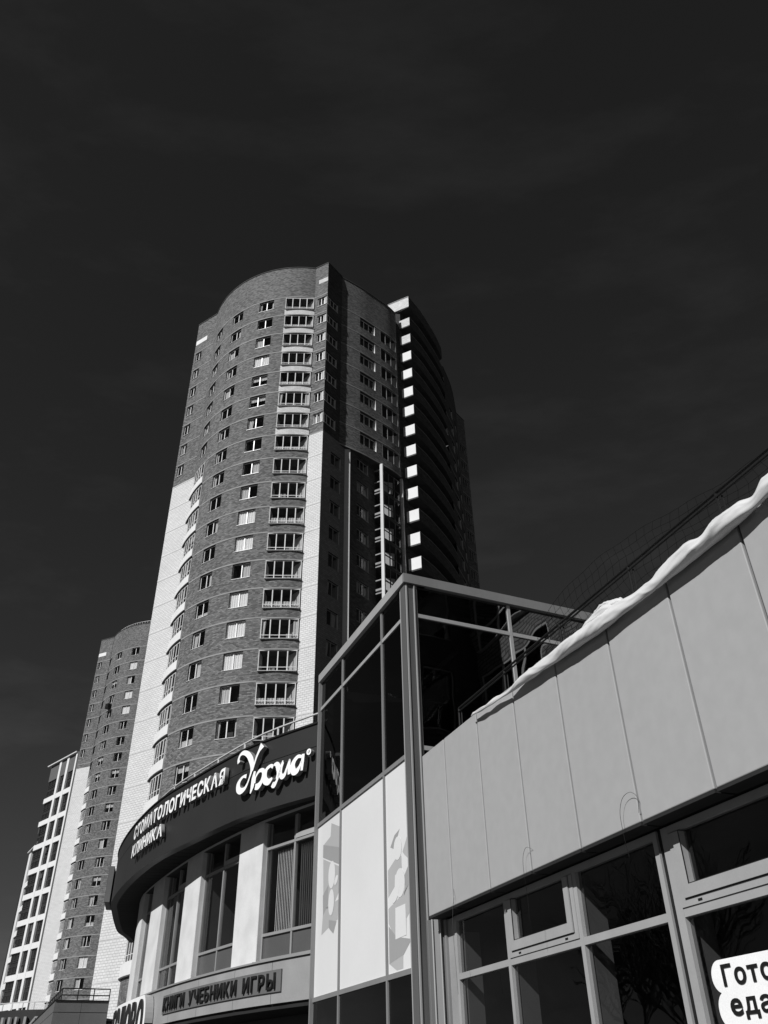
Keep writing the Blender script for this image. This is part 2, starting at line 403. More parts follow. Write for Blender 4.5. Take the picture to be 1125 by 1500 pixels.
# ================================================================== TOWERS
def drum_tower(name, label, cx, cy, top, sill0, kmax, wing, white_z, first_loggia, white_rows, cols, base, full=False):
    """round brick stair of windows with a flat wing on its left"""
    r = 12.0
    root = thing(name, label, 'tower block', base)
    f0, f1 = -75.0, 11.0
    dr = arc(cx, cy, r, f0, f1, 44)
    U = lambda phi: R_(phi - f0) * r
    holes = []; wins = []
    for ci, (pa, pb) in enumerate(cols):
        for k in range(kmax[ci]):
            if ci == 0 and k >= first_loggia: continue
            z = sill0 - 3 * k
            holes.append((U(pa) - .03, U(pb) + .03, z - .04, z + 1.58, .9, 0, 3)); wins.append((ci, k, U(pa) - .03, U(pb) + .03, z - .04, z + 1.58))
    # left loggias
    la, lb = U(-66), U(-49.0)
    for k in range(first_loggia, kmax[0]):
        z = sill0 - 3 * k; holes.append((la, lb, z - .35, z + 1.45, 1.2, 2, 3))
    lg = []
    if full:
        ga, gb = U(-5.4), U(10.3)
        for k in range(kmax[3]):
            z = sill0 - .5 - 3 * k; holes.append((ga, gb, z, z + 1.95, 1.3, 2, 3)); lg.append((k, z))
    wall('wall', dr, 0, top, holes, ['brick', 'white_brick', 'pale', 'interior'], root)
    for ci, k, a, b, z0, z1 in wins:
        cur = None
        if ci == 2 and full: cur = {3: 'full', 10: 'full', 11: 'full', 12: 'half', 13: 'full', 14: 'full', 15: 'full', 16: 'half', 17: 'sides', 9: 'half', 8: 'half'}.get(k)
        if ci == 2 and not full: cur = {1: 'full', 2: 'half', 3: 'full', 4: 'full', 18: 'full'}.get(k)
        window(root, dr, a, b, z0, z1, 2, curtain=cur, inset=.17)
    # floor courses
    k = -1
    while sill0 - 1.4 - 3 * k > 2:
        zc = sill0 - 1.42 - 3 * k
        mb = MB(); strip(mb, dr, U(-49.0) if k >= first_loggia - 1 else 0, U(-5.5) if (full and k >= 0) else dr.len, zc, zc + .14, -.05, .025)
        mb.build('floor_course', ['concrete'], root); k += 1
    for k in range(first_loggia, kmax[0]):
        z = sill0 - 3 * k
        mb = MB(); strip(mb, dr, la - .1, lb, z - 1.26, z - .38, -.12, .13); mb.build('balcony_parapet', ['bright'], root)
        mb = MB(); strip(mb, dr, la - .1, lb, z - 1.36, z - 1.26, -.25, .17); mb.build('balcony_slab', ['slab'], root)
        w = lb - la
        for j in range(3):
            window(root, dr, la + w * j / 3, la + w * (j + 1) / 3, z - .36, z + 1.45, 2, inset=-.08 if j else .0, low=.45, curtain='none' if j % 2 else None, sill=False, name='loggia_glazing')
    for k, z in lg:
        f = window(root, dr, ga, gb, z, z + 1.95, 4, inset=.0, low=.36, curtain=('sides' if k in (5, 14) else 'low' if k % 3 == 1 else 'none'), t=.06, sill=True, name='loggia_glazing')
        mb = MB(); strip(mb, dr, ga - .05, gb + .1, z - .92, z - .045, -.06, .07); o = mb.build('loggia_parapet', ['pale_brick' if k < white_rows else 'brick'], root)
        mb = MB(); strip(mb, dr, ga - .05, gb + .1, z - 1.05, z - .92, -.3, .09); mb.build('loggia_slab', ['concrete' if k >= white_rows else 'slab'], root)
        mb = MB(); p = [dr.P(gb - .02, -.06, z), dr.P(gb - .95, -1.28, z)]
        mb.hexa([p[0], p[1], p[1] + Vector((.05, .05, 0)), p[0] + Vector((.05, .05, 0))] + [v + Vector((0, 0, 1.94)) for v in (p[0], p[1], p[1] + Vector((.05, .05, 0)), p[0] + Vector((.05, .05, 0)))]); mb.build('loggia_inner_wall', ['pale'], root)
        # low rail and household things inside are seen through the glass
        mb = MB(); x = random.uniform(-1.2, .6); mb.box(x, x + random.uniform(.3, .8), .35, .8, 0, random.uniform(.35, .8)); mb.build('loggia_cupboard', ['interior_pale'], root, dr.frame((ga + gb) / 2, 0, z))
    # coping
    mb = MB(); strip(mb, dr, 0, dr.len, top - .0, top + .12, -.35, .06); mb.build('parapet_coping', ['slab'], root)
    # wing
    wp = Path(wing); wh = []
    for k in range(7):
        z = sill0 - 3 * k; wh.append((.32, 1.32, z, z + 1.5, .45, 0, 3))
    wall('wall', wp, 0, top, wh, ['brick', 'white_brick', 'pale', 'interior'], root, zsplit=white_z)
    for k in range(7):
        z = sill0 - 3 * k; window(root, wp, .32, 1.32, z, z + 1.5, 2, curtain='sides' if k % 2 else 'none')
    k = -1
    while sill0 - 1.4 - 3 * k > 2:
        zc = sill0 - 1.42 - 3 * k
        mb = MB(); strip(mb, wp, 0, wp.len, zc, zc + .12, -.05, .02)
        mb.build('floor_course', ['pale' if zc < white_z else 'concrete'], root); k += 1
    mb = MB(); strip(mb, wp, .06, 1.95, top - 3.8, top - 3.05, -.05, .015); mb.build('pale_brick_band', ['bright'], root)
    mb = MB(); strip(mb, wp, 0, wp.len, top, top + .12, -.35, .06); mb.build('parapet_coping', ['slab'], root)
    # left return of the wing
    t = wp.tan(0); inn = Vector((-t.y, t.x))
    q = wp.p[0]; lp = Path([q + inn * 13, q])
    wall('side_wall', lp, 0, top, [], ['brick', 'white_brick'], root, zsplit=white_z)
    return root, dr, U

# ---- main tower
main, dr, U = drum_tower('brick_tower', 'tall round brick apartment tower in the middle with glazed loggias up its sunny face',
                         -9.8, 76.7, 83.4, 76.5, [23, 19, 18, 18], [(-23.4, 73.5), (-20.2, 71.3)], 57.15, 7, 7,
                         [(-57.5, -50.3), (-39.8, -32.2), (-20.9, -12.4)], (-9.8, 76.7, 0), full=True)
def course(path, u0, u1, z, mat='concrete', parent=None, d=.02, h=.13):
    mb = MB(); strip(mb, path, u0, u1, z, z + h, -.05, d); mb.build('floor_course', [mat], parent or main)
# lit corner face
CF = Path([(-7.6, 64.92), (-6.05, 64.15)])
CF_L = CF.len
hs = [(.45, CF_L - .05, 76.35 - 3 * k, 77.75 - 3 * k, .35, 2, 3) for k in range(7)]
wall('wall', CF, 0, 83.5, hs, ['brick', 'white_brick', 'pale', 'interior'], main, zsplit=57.2)
for k in range(7): window(main, CF, .45, CF_L - .05, 76.35 - 3 * k, 77.75 - 3 * k, 3, curtain='none' if k % 2 else 'half', t=.05)
for k in range(-1, 24):
    z = 75.08 - 3 * k
    course(CF, 0, CF_L, z, 'pale' if z < 57 else 'concrete')
mb = MB(); strip(mb, CF, .5, CF_L, 80.3, 81.0, -.05, .015); mb.build('pale_brick_band', ['pale_brick'], main)
# shaded face round the corner
DF = Path([(-6.05, 64.15), (-3.98, 67.03)])
hs = [(.05, 1.93, 76.35 - 3 * k, 77.75 - 3 * k, .35, 2, 3) for k in range(7)]
hs += [(1.36, 2.92, 53.6 - 3 * k, 55.2 - 3 * k, .7, 2, 3) for k in range(13)]
wall('wall', DF, 0, 83.5, hs, ['brick_shade_tone', 'white_shade_tone', 'pale', 'interior'], main, zsplit=57.2)
for k in range(7): window(main, DF, .05, 1.93, 76.35 - 3 * k, 77.75 - 3 * k, 3, curtain='none', t=.05)
for k in range(13): window(main, DF, 1.36, 2.92, 53.6 - 3 * k, 55.2 - 3 * k, 2, curtain='one' if k in (2, 5, 6, 7, 8) else 'none', frame='frame_grey')
mb = MB(); strip(mb, CF, 0, CF_L, 83.5, 83.62, -.3, .05); strip(mb, DF, 0, DF.len, 83.5, 83.62, -.3, .05); mb.build('parapet_coping', ['slab'], main)
# curved right wall above the recess
RW = Path(catmull([(-4.62, 66.22), (-2.35, 67.9), (-.7, 69.4), (1.0, 71.0), (1.96, 72.2)], 5))
hs = [(2.76, 5.06, 76.4 - 3 * k, 78.0 - 3 * k, .5, 2, 3) for k in range(7)] + [(5.96, 8.65, 76.1 - 3 * k, 78.0 - 3 * k, 1.1, 2, 3) for k in range(7)]
wall('wall', RW, 57.2, 83.4, hs, ['brick', 'brick', 'pale', 'interior'], main)
for k in range(7):
    window(main, RW, 2.76, 5.06, 76.4 - 3 * k, 78.0 - 3 * k, 3, inset=.25, curtain='sides' if k in (2, 4) else 'none')
    window(main, RW, 5.96, 8.65, 76.1 - 3 * k, 78.0 - 3 * k, 3, inset=.05, curtain='none', frame='frame_grey', name='loggia_glazing', sill=False)
    mb = MB(); a = RW.P(7.75, -.95, 76.3 - 3 * k); b = RW.P(8.5, -.12, 76.3 - 3 * k)
    mb.hexa([a, b, b + Vector((.06, .02, 0)), a + Vector((.06, .02, 0))] + [p + Vector((0, 0, 1.45)) for p in (a, b, b + Vector((.06, .02, 0)), a + Vector((.06, .02, 0)))])
    mb.build('loggia_screen', ['pale'], main)
for k in range(-1, 7): course(RW, 0, RW.len, 75.08 - 3 * k)
mb = MB(); strip(mb, RW, 0, RW.len, 83.4, 83.52, -.35, .06); mb.build('parapet_coping', ['slab'], main)
mb = MB(); slab_poly(mb, [RW.at(u, -.01)[:] for u in [i * RW.len / 10 for i in range(11)]] + [(1.6, 74.0), (-3.6, 69.5)], 57.0, 57.2); mb.build('overhang_soffit', ['slab'], main)
# white pilaster and recessed wall below
PL = Path([(-3.96, 67.06), (-3.40, 67.22)]); mb = MB(); strip(mb, PL, 0, PL.len, 0, 57.0, -.35, .0); mb.build('pilaster', ['pale'], main)
LR = Path([(-3.38, 67.24), (-.92, 70.62)])
hs = [(1.1, 3.0, 55.3 - 2.98 * k, 56.75 - 2.98 * k, .6, 2, 3) for k in range(13)]
wall('wall', LR, 0, 57.0, hs, ['brick_shade_tone', 'brick', 'pale', 'interior'], main)
for k in range(13): window(main, LR, 1.1, 3.0, 55.3 - 2.98 * k, 56.75 - 2.98 * k, 3, curtain='one' if k % 3 else 'none', frame='frame_grey')
mb = MB(); c0 = Vector((-.36, 69.75)); c1 = Vector((-.07, 69.62))
mb.hexa([(c0.x, c0.y, 0), (c1.x, c1.y, 0), (c1.x + .1, c1.y + .3, 0), (c0.x + .1, c0.y + .3, 0), (c0.x, c0.y, 57), (c1.x, c1.y, 57), (c1.x + .1, c1.y + .3, 57), (c0.x + .1, c0.y + .3, 57)])
mb.build('corner_column', ['pale'], main)
SG = Path([(-.98, 70.15), (-.36, 69.8)]); GP = Path([(-.07, 69.95), (1.78, 72.2)])
for k in range(14):
    z = 53.7 - 3 * k
    mb = MB(); strip(mb, SG, 0, SG.len, z - .1, z + .12, -.9, 0); mb.build('balcony_slab', ['concrete'], main)
    for zz in (1.0, 2.55):
        mb = MB(); strip(mb, SG, 0, SG.len, z + zz, z + zz + .12, -.08, 0); mb.build('balcony_rail', ['concrete'], main)
    mb = MB(); strip(mb, GP, 0, GP.len, z - .2, z, -1.6, -.02); mb.build('floor_slab', ['slab'], main)
    for j in range(3):
        a = GP.len * j / 3; b = GP.len * (j + 1) / 3
        window(main, GP, a, b, z + .02, z + 2.75, 1, inset=.02, low=1.0, curtain='none', frame='frame_dark', sill=False, t=.05, name='loggia_glazing')
    mb = MB(); a = GP.P(.55, -.8, z + .4); b = GP.P(1.65, -.08, z + .4)
    off = Vector((.05, .05, 0)); mb.hexa([a, b, b + off, a + off] + [p + Vector((0, 0, 1.5)) for p in (a, b, b + off, a + off)]); mb.build('loggia_screen', ['pale'], main)
bk = Path([(-.98, 71.6), (1.2, 74.2)]); wall('back_wall', bk, 0, 57, [], ['interior', 'interior'], main)
PR = Path([(1.80, 72.42), (2.07, 72.36)]); mb = MB(); strip(mb, PR, 0, PR.len, 0, 57.0, -.5, 0); mb.build('pilaster', ['pale_brick'], main)
# right balcony block
BS = Path([(1.05, 73.8), (3.72, 72.45)])
BB = Path(catmull([(3.72, 72.45), (5.0, 74.35), (6.25, 76.7), (7.5, 79.3), (8.45, 81.8)], 5))
INW = Path([BB.at(u, -1.4) for u in [i * BB.len / 12 for i in range(13)]])
wall('wall', INW, 0, 87, [], ['brick_shade_tone', 'brick_shade_tone'], main)
q = INW.p[0]; wall('wall', Path([(1.05, 74.1), (q.x - .9, q.y - .2), (q.x, q.y)]), 0, 84.5, [], ['brick_shade_tone', 'brick_shade_tone'], main)
for k in range(17):
    z = 81.45 - 3 * k
    mb = MB(); strip(mb, BS, 1.56, BS.len, z + .16, z + 1.55, -.12, 0, 0); mb.build('balcony_side', ['pale_brick' if k < 2 else 'bright'], main)
    mb = MB(); strip(mb, BB, .02, BB.len, z + .16, z + 1.5, -.1, 0); mb.build('balcony_parapet', ['brick_shade_tone'], main)
    mb = MB(); pts = [BB.at(i * BB.len / 10, .03)[:] for i in range(11)] + [INW.at(INW.len * (1 - i / 6), -.02)[:] for i in range(7)] + [BS.at(1.54)[:]]
    slab_poly(mb, pts, z - .02, z + .157); mb.build('balcony_slab', ['slab'], main)
    mb = MB(); strip(mb, BB, .0, BB.len, z + 1.5, z + 1.56, -.13, .04); mb.build('balcony_coping', ['concrete'], main)
mb = MB(); strip(mb, BS, 0, BS.len, 85.1, 86.9, -.2, 0); mb.build('parapet', ['pale_brick'], main)
mb = MB(); strip(mb, BB, .02, BB.len, 85.1, 86.9, -.2, 0); mb.build('parapet', ['brick_shade_tone'], main)
mb = MB(); strip(mb, BS, 0, BS.len, 86.9, 87.02, -.3, .05); strip(mb, BB, 0, BB.len, 86.9, 87.02, -.3, .05); mb.build('parapet_coping', ['concrete'], main)
mb = MB(); pts = [BB.at(i * BB.len / 10, -.02)[:] for i in range(11)] + [(6.5, 84), (1.05, 74.15)]
slab_poly(mb, pts, 84.95, 85.1); mb.build('roof_slab', ['slab'], main)
EW = Path(catmull([(8.45, 81.8), (9.85, 86.0), (10.85, 91.3)], 5))
hs = [(2.0 + 3.0 * j, 3.3 + 3.0 * j, 76.4 - 3 * k, 77.9 - 3 * k, .5, 2, 3) for j in range(2) for k in range(14)]
wall('wall', EW, 0, 83.4, hs, ['brick_shade_tone', 'brick_shade_tone', 'pale', 'interior'], main)
for h in hs: window(main, EW, h[0], h[1], h[2], h[3], 2, curtain='none', frame='frame_grey', sill=False)
FW = Path([(10.85, 91.3), (12.15, 93.15)])
hs = [(.35, 2.1, 76.4 - 3 * k, 77.95 - 3 * k, .35, 2, 3) for k in range(12)]
wall('wall', FW, 0, 83.4, hs, ['brick', 'brick', 'pale', 'interior'], main)
for h in hs: window(main, FW, h[0], h[1], h[2], h[3], 3, curtain='none', frame='frame_grey', inset=.05)
for k in range(14): course(EW, 0, EW.len, 75.05 - 3 * k); course(FW, 0, FW.len, 75.05 - 3 * k)
mb = MB(); strip(mb, EW, 0, EW.len, 83.4, 83.5, -.3, .05); strip(mb, FW, 0, FW.len, 83.4, 83.5, -.3, .05); mb.build('parapet_coping', ['slab'], main)
# back of the tower and its roof
RB = Path([(12.15, 93.15), (6, 101), (-10, 102), (-16.5, 84.5)])
wall('rear_wall', RB, 0, 83.4, [], ['brick', 'brick'], main)
mb = MB(); slab_poly(mb, [dr.at(u, -.3)[:] for u in [dr.len * i / 12 for i in range(13)]] + [(-6.2, 64.6), (-4.2, 67), (-.7, 69.8), (1.9, 72.6), (8.2, 82), (10.6, 91.3), (6, 100.5), (-10, 101.5), (-16.3, 84.5), (-23.0, 74)], 82.3, 82.5); mb.build('roof', ['roof'], main)

# ---- second tower
t2, dr2, U2 = drum_tower('brick_tower', 'farther round brick apartment tower, lower and partly hidden behind the main one',
                         -45.5, 159.6, 79.6, 73.0, [22, 22, 22], [(-58.9, 154.9), (-55.9, 153.5)], 52.9, 8, 0,
                         [(-60.5, -54.0), (-43.4, -35.3), (-22.4, -14.5)], (-45.5, 159.6, 0), full=False)
wall('rear_wall', Path([dr2.p[-1], (-38, 175), (-60, 172), (-51.5, 167.5)]), 0, 79.6, [], ['brick', 'brick'], t2)
mb = MB()
for i in range(24):
    a = dr2.P(2 + i * .62, -.6, 79.7); b = dr2.P(2 + i * .62, -.6, 80.5); mb.bar(a, b, .05)
for i in range(23):
    mb.bar(dr2.P(2 + i * .62, -.6, 80.5), dr2.P(2.62 + i * .62, -.6, 80.5), .06)
mb.build('roof_railing', ['rail'], t2)
fr = dr2.frame(U2(-39.0), 0, 64.0 - 1.25); mb = MB(); mb.box(-.5, .5, -.75, -.05, 0, .9); mb.box(-.42, .42, -.78, -.751, .1, .8); mb.build('air_conditioner', ['rail_dark'], t2, fr)

# ---- striped white and dark tower block
def striped(name, label, path, ztop, slabs, piers, zlow, base, dz=6.05, roofext=.9, bays=None):
    root = thing(name, label, 'apartment building', base)
    mb = MB(); slab_poly(mb, [path.at(0, -.5)[:], path.at(path.len, -.5)[:], path.at(path.len, -16)[:], path.at(0, -16)[:]], zlow, ztop - .3); mb.build('wall', ['fascia'], root)
    mb = MB(); slab_poly(mb, [path.at(0, 1.0)[:] if False else (path.P(0, .5, 0) - Vector((*path.tan(0), 0)) * roofext)[:2], path.at(path.len, .5)[:], path.at(path.len, -17)[:], (path.P(0, -17, 0) - Vector((*path.tan(0), 0)) * roofext)[:2]], ztop - .3, ztop); mb.build('roof', ['pale'], root)
    for a, b in piers:
        mb = MB(); strip(mb, path, a, b, zlow, ztop - .32, -.45, .05); mb.build('pier', ['bright'], root)
    for i in range(slabs[1]):
        z = slabs[0] - dz * i
        mb = MB(); strip(mb, path, bays[0][0] - .05, bays[-1][1] + .05, z, z + 1.3, -.45, .0); mb.build('floor_band', ['bright'], root)
        for j, (a, b) in enumerate(bays):
            w = b - a
            for zz, hh in ((z + 1.35, 1.9), (z + 4.05, 1.95)) :
                f = place('window', win_frame(w - .1, hh, 3 if w > 3 else 2, .5 if j == 0 else 0, .09, 'frame_dark'), root, path.frame((a + b) / 2, -.36, zz))
                place('pane', pane_mesh(w - .1, hh, 'glass'), f, path.frame((a + b) / 2, -.40, zz))
                if random.random() < .35 and j < 2:
                    mb = MB(); x = random.uniform(-w / 2 + .3, w / 2 - 1.3); mb.box(x, x + random.uniform(.5, 1.1), -.40, -.37, .1, random.uniform(.6, 1.6)); mb.build('curtain', ['spandrel'], f, path.frame((a + b) / 2, -.0, zz) @ Matrix.Translation((0, .44 + .33 - .01, 0)) @ Matrix.Translation((0, -.4, 0)))
    return root
SB = Path([(-94.2, 228.7), (-83, 217.3)])
s1 = striped('striped_tower', 'white and dark striped high-rise at the left behind the round brick towers', SB, 78.4, (67.9, 11), [(5.85, 7.0), (10.2, 11.4), (15.2, 16.0)], 0, (-90, 223, 0), bays=[(.1, 5.8), (7.05, 10.15), (11.45, 15.15)])
mb = MB(); strip(mb, SB, .1, 5.8, 73.8, 78.0, -.6, -.2); strip(mb, SB, 7.05, 10.15, 73.8, 78, -.6, -.2); strip(mb, SB, 11.45, 15.15, 73.8, 78, -.6, -.2); mb.build('top_cladding', ['plate'], s1)
S2 = Path([(-104.6, 250), (-97.0, 237.5)])
s2 = striped('striped_tower', 'low sliver of a second striped high-rise at the far left edge', S2, 59.5, (49.5, 8), [(5.6, 8.4)], 0, (-101, 244, 0), roofext=-5.0, bays=[(8.45, 14.4)])

# ================================================================== CLINIC (curved two-storey wing)
FA = Path(catmull([(-13.1, 46), (-12.9, 44.3), (-12.8, 42.7), (-12.25, 40.1), (-11.7, 37.8), (-11.2, 35.9), (-10.2, 33.4), (-8.95, 30.8), (-7.7, 28.6), (-6.4, 26.8), (-5.2, 25.2), (-4.1, 23.85), (-2.96, 22.8), (-1.93, 21.96)]))
PI = Path(catmull([(-13.0, 46), (-12.6, 44), (-12.0, 41.5), (-11.0, 38.3), (-9.75, 34.9), (-8.17, 31.6), (-6.14, 28.0), (-3.84, 24.7), (-1.88, 22.5), (-1.5, 22.1)]))
# keep the wall a fair step behind the roof edge at the far end of the curve
PI = Path([p + Vector((1, -.15)) * .9 * max(0, (12.0 - l)) / 12.0 for p, l in zip(PI.p, PI.L)])
clinic = thing('clinic_wing', 'curved two-storey shop wing with dark fascia, white piers and tall windows', 'building', (-5, 26, 0))
SEAM = 9.37; FT = 10.0; FB = 8.06
us = [0, 3.0, 6.2, 9.4, 12.6, 15.8, 19.0, 22.1, 25.17, FA.len]
for a, b in zip(us, us[1:]):
    mb = MB(); strip(mb, FA, a + .006, b - .006, SEAM + .012, FT, -.25, 0, mx=.7); mb.build('fascia_panel', ['fascia'], clinic)
us = [0, 4.6, 9.4, 14.2, 19.0, 23.9, FA.len]
mb = MB(); strip(mb, FA, 0, FA.len, FB + .02, FT - .02, -.30, -.03, mx=.7); mb.build('fascia_backing', ['dark'], clinic)
for a, b in zip(us, us[1:]):
    mb = MB(); strip(mb, FA, a + .002, b - .002, FB, SEAM - .006, -.25, 0, mx=.7); mb.build('fascia_panel', ['fascia'], clinic)
mb = MB(); strip(mb, FA, 0, FA.len, FT, FT + .05, -.4, .04, mx=.7); mb.build('roof_flashing', ['rail_dark'], clinic)
# soffit boards
ns = 52
for i in range(ns):
    a, b = i / ns, (i + 1) / ns
    A = FA.at(a * FA.len, -.06); B = FA.at(b * FA.len - .035, -.06); Cc = PI.at(b * PI.len - .035, -.1); Dd = PI.at(a * PI.len, -.1)
    mb = MB(); z = FB + .03
    mb.hexa([(*A, z), (*B, z), (*Cc, z), (*Dd, z), (*A, z + .02), (*B, z + .02), (*Cc, z + .02), (*Dd, z + .02)]); mb.build('soffit_board', ['soffit'], clinic)
mb = MB()
for i in range(ns):
    a, b = i / ns, (i + 1) / ns
    pts = [FA.at(a * FA.len, -.1), FA.at(b * FA.len, -.1), PI.at(b * PI.len, -.8), PI.at(a * PI.len, -.8)]
    mb.hexa([(*p, FB + .09) for p in pts] + [(*p, FB + .14) for p in pts])
mb.build('soffit_backing', ['dark'], clinic)
# wall of piers with deep openings
bays = [(23.45, 26.12), (19.37, 22.13), (15.41, 18.0), (12.28, 13.83), (7.5, 10.2), (3.5, 6.0)]
hs = [(a, b, 4.50, 8.02, 3.2, 2, 2) for a, b in bays]
wall('wall', PI, 4.46, FB + .05, hs, ['plaster', 'plaster', 'interior'], clinic, mx=.6)
def bar_box(mb, path, u0, u1, z0, z1, d0, d1): strip(mb, path, u0, u1, z0, z1, d0, d1)
for bi, (a, b) in enumerate(bays):
    w = b - a; um = (a + b) / 2; fr = PI.frame(um, -.16, 4.5); x0, x1 = -w / 2, w / 2; h = 3.5
    mb = MB(); t = .075
    mb.box(x0, x1, 0, .09, 0, t); mb.box(x0, x0 + t, .001, .09, t, h); mb.box(x1 - t, x1, .001, .09, t, h); mb.box(-.035, .035, .002, .09, t, h)
    mb.box(x0 + t, x1 - t, -.004, .088, .60, .67); mb.box(x0 + t, x1 - t, -.004, .088, 2.78, 2.85)
    f = mb.build('window', ['frame_grey'], clinic, fr)
    mb = MB(); y = -.02
    mb.box(.05, x1 - t - .02, y, .07, 2.86, 2.99); mb.box(.05, .12, y, .07, 2.99, h); mb.box(x1 - t - .09, x1 - t - .02, y, .07, 2.99, h)
    mb.build('vent_sash', ['frame_light'], f, fr)
    mb = MB(); mb.quad((x0 + t, .05, .66), (x1 - t, .05, .66), (x1 - t, .05, h), (x0 + t, .05, h)); mb.build('pane', ['glass_clinic'], f, fr)
    mb = MB(); mb.box(x0 + t, -.036, .045, .075, t, .60); mb.build('lower_pane', ['spandrel' if bi < 2 else 'glass_clinic'], f, fr)
    mb = MB(); mb.box(.036, x1 - t, .045, .075, t, .60); mb.build('lower_pane', ['spandrel' if bi < 2 else 'glass_clinic'], f, fr)
    if bi == 0:
        for rng, n, ang in (((-.98, -.10), 12, .95), ((.08, 1.2), 13, .45)):
            for i in range(n):
                x = rng[0] + (rng[1] - rng[0]) * (i + .5) / n; dx = .045 * ang; dy = .05 * (1 - ang * .6)
                mb = MB(); mb.quad((x - dx, .16 + dy, .68), (x + dx, .16 - dy, .68), (x + dx, .16 - dy, 2.72), (x - dx, .16 + dy, 2.72)); mb.build('blind_slat', ['blind_grey' if ang > .8 else 'curtain'], f, fr)
    if bi == 1:
        for i in range(9):
            x = .45 + i * .09; mb = MB(); mb.quad((x - .035, .2, .9), (x + .035, .16, .9), (x + .035, .16, 2.6), (x - .035, .2, 2.6)); mb.build('blind_slat', ['spandrel'], f, fr)
    for ra, rb2 in ((a, a + .02), (b - .02, b)):
        mb = MB(); strip(mb, PI, ra, rb2, 4.50, 8.02, -.30, -.002); mb.build('reveal', ['plaster'], f)
    mb = MB(); mb.box(x0 - .02, x1 + .02, -.22, .0, -.03, .0); mb.build('sill', ['frame_grey'], f, fr)
# grey band under the windows
us = [0, 4, 8, 11.0, 13.3, 15.6, 17.9, 20.2, 22.5, 24.35, 26.2, PI.len]
for a, b in zip(us, us[1:]):
    mb = MB(); strip(mb, PI, a + .008, b - .008, 3.50, 4.43, -.3, .06, mx=.6); mb.build('band_panel', ['band'], clinic)
mb = MB(); strip(mb, PI, 0, PI.len, 3.53, 4.40, -.35, .02, mx=.6); mb.build('band_backing', ['dark'], clinic)
mb = MB(); strip(mb, PI, 0, PI.len, 4.445, 4.485, -.3, .11, mx=.6); mb.build('band_flashing', ['frame_grey'], clinic)
mb = MB()
pts = [PI.at(PI.len * i / 20, -.0)[:] for i in range(21)] + [(4, 27), (2, 44)]
slab_poly(mb, pts, 3.38, 3.49); mb.build('storefront_soffit', ['soffit'], clinic)
mb = MB(); strip(mb, PI, 0, PI.len, 0, 3.4, -1.6, -1.4, mx=1.2); mb.build('storefront_wall', ['fascia'], clinic)
for i in range(8):
    a = 2 + i * 3.0; o = place('storefront_window', win_frame(2.3, 2.6, 2, 0, .07, 'frame_grey'), clinic, PI.frame(a, -1.38, .3)); place('pane', pane_mesh(2.3, 2.6, 'glass_shop'), o, PI.frame(a, -1.36, .3))
mb = MB(); slab_poly(mb, [FA.at(FA.len * i / 24, -.26)[:] for i in range(25)] + [(6, 27), (2, 46)], FT - .35, FT - .25); mb.build('roof', ['roof'], clinic)
# railing on its roof
rl = thing('roof_railing', 'pale metal guard rail along the dark curved clinic roof edge', 'railing', (-5, 26, FT))
RP = Path([FA.at(FA.len * i / 40, -.42) for i in range(41)])
mb = MB(); b = RP.breaks(9.0, RP.len)
for a, c in zip(b, b[1:]): mb.bar(RP.P(a, 0, FT + .52), RP.P(c, 0, FT + .52), .065, n=6)
mb.build('top_rail', ['rail'], rl)
mb = MB(); b = RP.breaks(9.0, RP.len)
for a, c in zip(b, b[1:]): mb.bar(RP.P(a, 0, FT + .24), RP.P(c, 0, FT + .24), .035, n=6)
mb.build('middle_rail', ['rail'], rl)
for i in range(11):
    u = 9.4 + i * 1.72; mb = MB(); mb.bar(RP.P(u, 0, FT - .2), RP.P(u, 0, FT + .52), .055); mb.build('post', ['rail'], rl)
# air conditioner style sign box seen edge-on at the far end of the fascia
sb = thing('box_sign', 'small dark box sign seen edge-on at the left end of the curved fascia', 'sign', (-11.5, 36.9, 8.6))
mb = MB(); fr = FA.frame(9.2, .02, 8.15); mb.box(-.9, .9, -.22, -.02, 0, 1.35); mb.build('box', ['plate'], sb, fr)
mb = MB(); mb.box(-.86, .86, -.23, -.221, .05, 1.3); mb.build('face', ['fascia'], sb, fr)

# ---- letters
def glyph_mesh(ch, mats, depth, bold=.0, key=''):
    k = ('g', ch, key, depth, bold)
    if k in CACHE: return CACHE[k]
    c = bpy.data.curves.new('glyph', 'FONT'); c.body = ch; c.size = 1; c.extrude = depth / 2; c.offset = bold; c.resolution_u = 4
    o = bpy.data.objects.new('glyph', c); COL.objects.link(o)
    bpy.context.view_layer.update()
    dg = bpy.context.evaluated_depsgraph_get()
    me = bpy.data.meshes.new_from_object(o.evaluated_get(dg), depsgraph=dg)
    bpy.data.objects.remove(o)
    xs = [v.co.x for v in me.vertices]; ys = [v.co.y for v in me.vertices]
    x0, x1, y0, y1 = min(xs), max(xs), min(ys), max(ys)
    for v in me.vertices: v.co = Vector((v.co.x - (x0 + x1) / 2, -v.co.z, v.co.y))      # face towards -y, up is z
    if ch == 'e':                                  # this glyph comes from a smaller face: match its neighbours
        for v in me.vertices: v.co = Vector((v.co.x * 1.2, v.co.y, v.co.z * 1.2))
        x0 *= 1.2; x1 *= 1.2
    me.materials.clear()
    for m in mats: me.materials.append(M[m])
    if len(mats) > 1:
        for p in me.polygons: p.material_index = 0 if p.normal.y < -.7 else 1
    me['w'] = x1 - x0; me['z0'] = y0; me['z1'] = y1
    CACHE[k] = me; return me
CAPH = .71
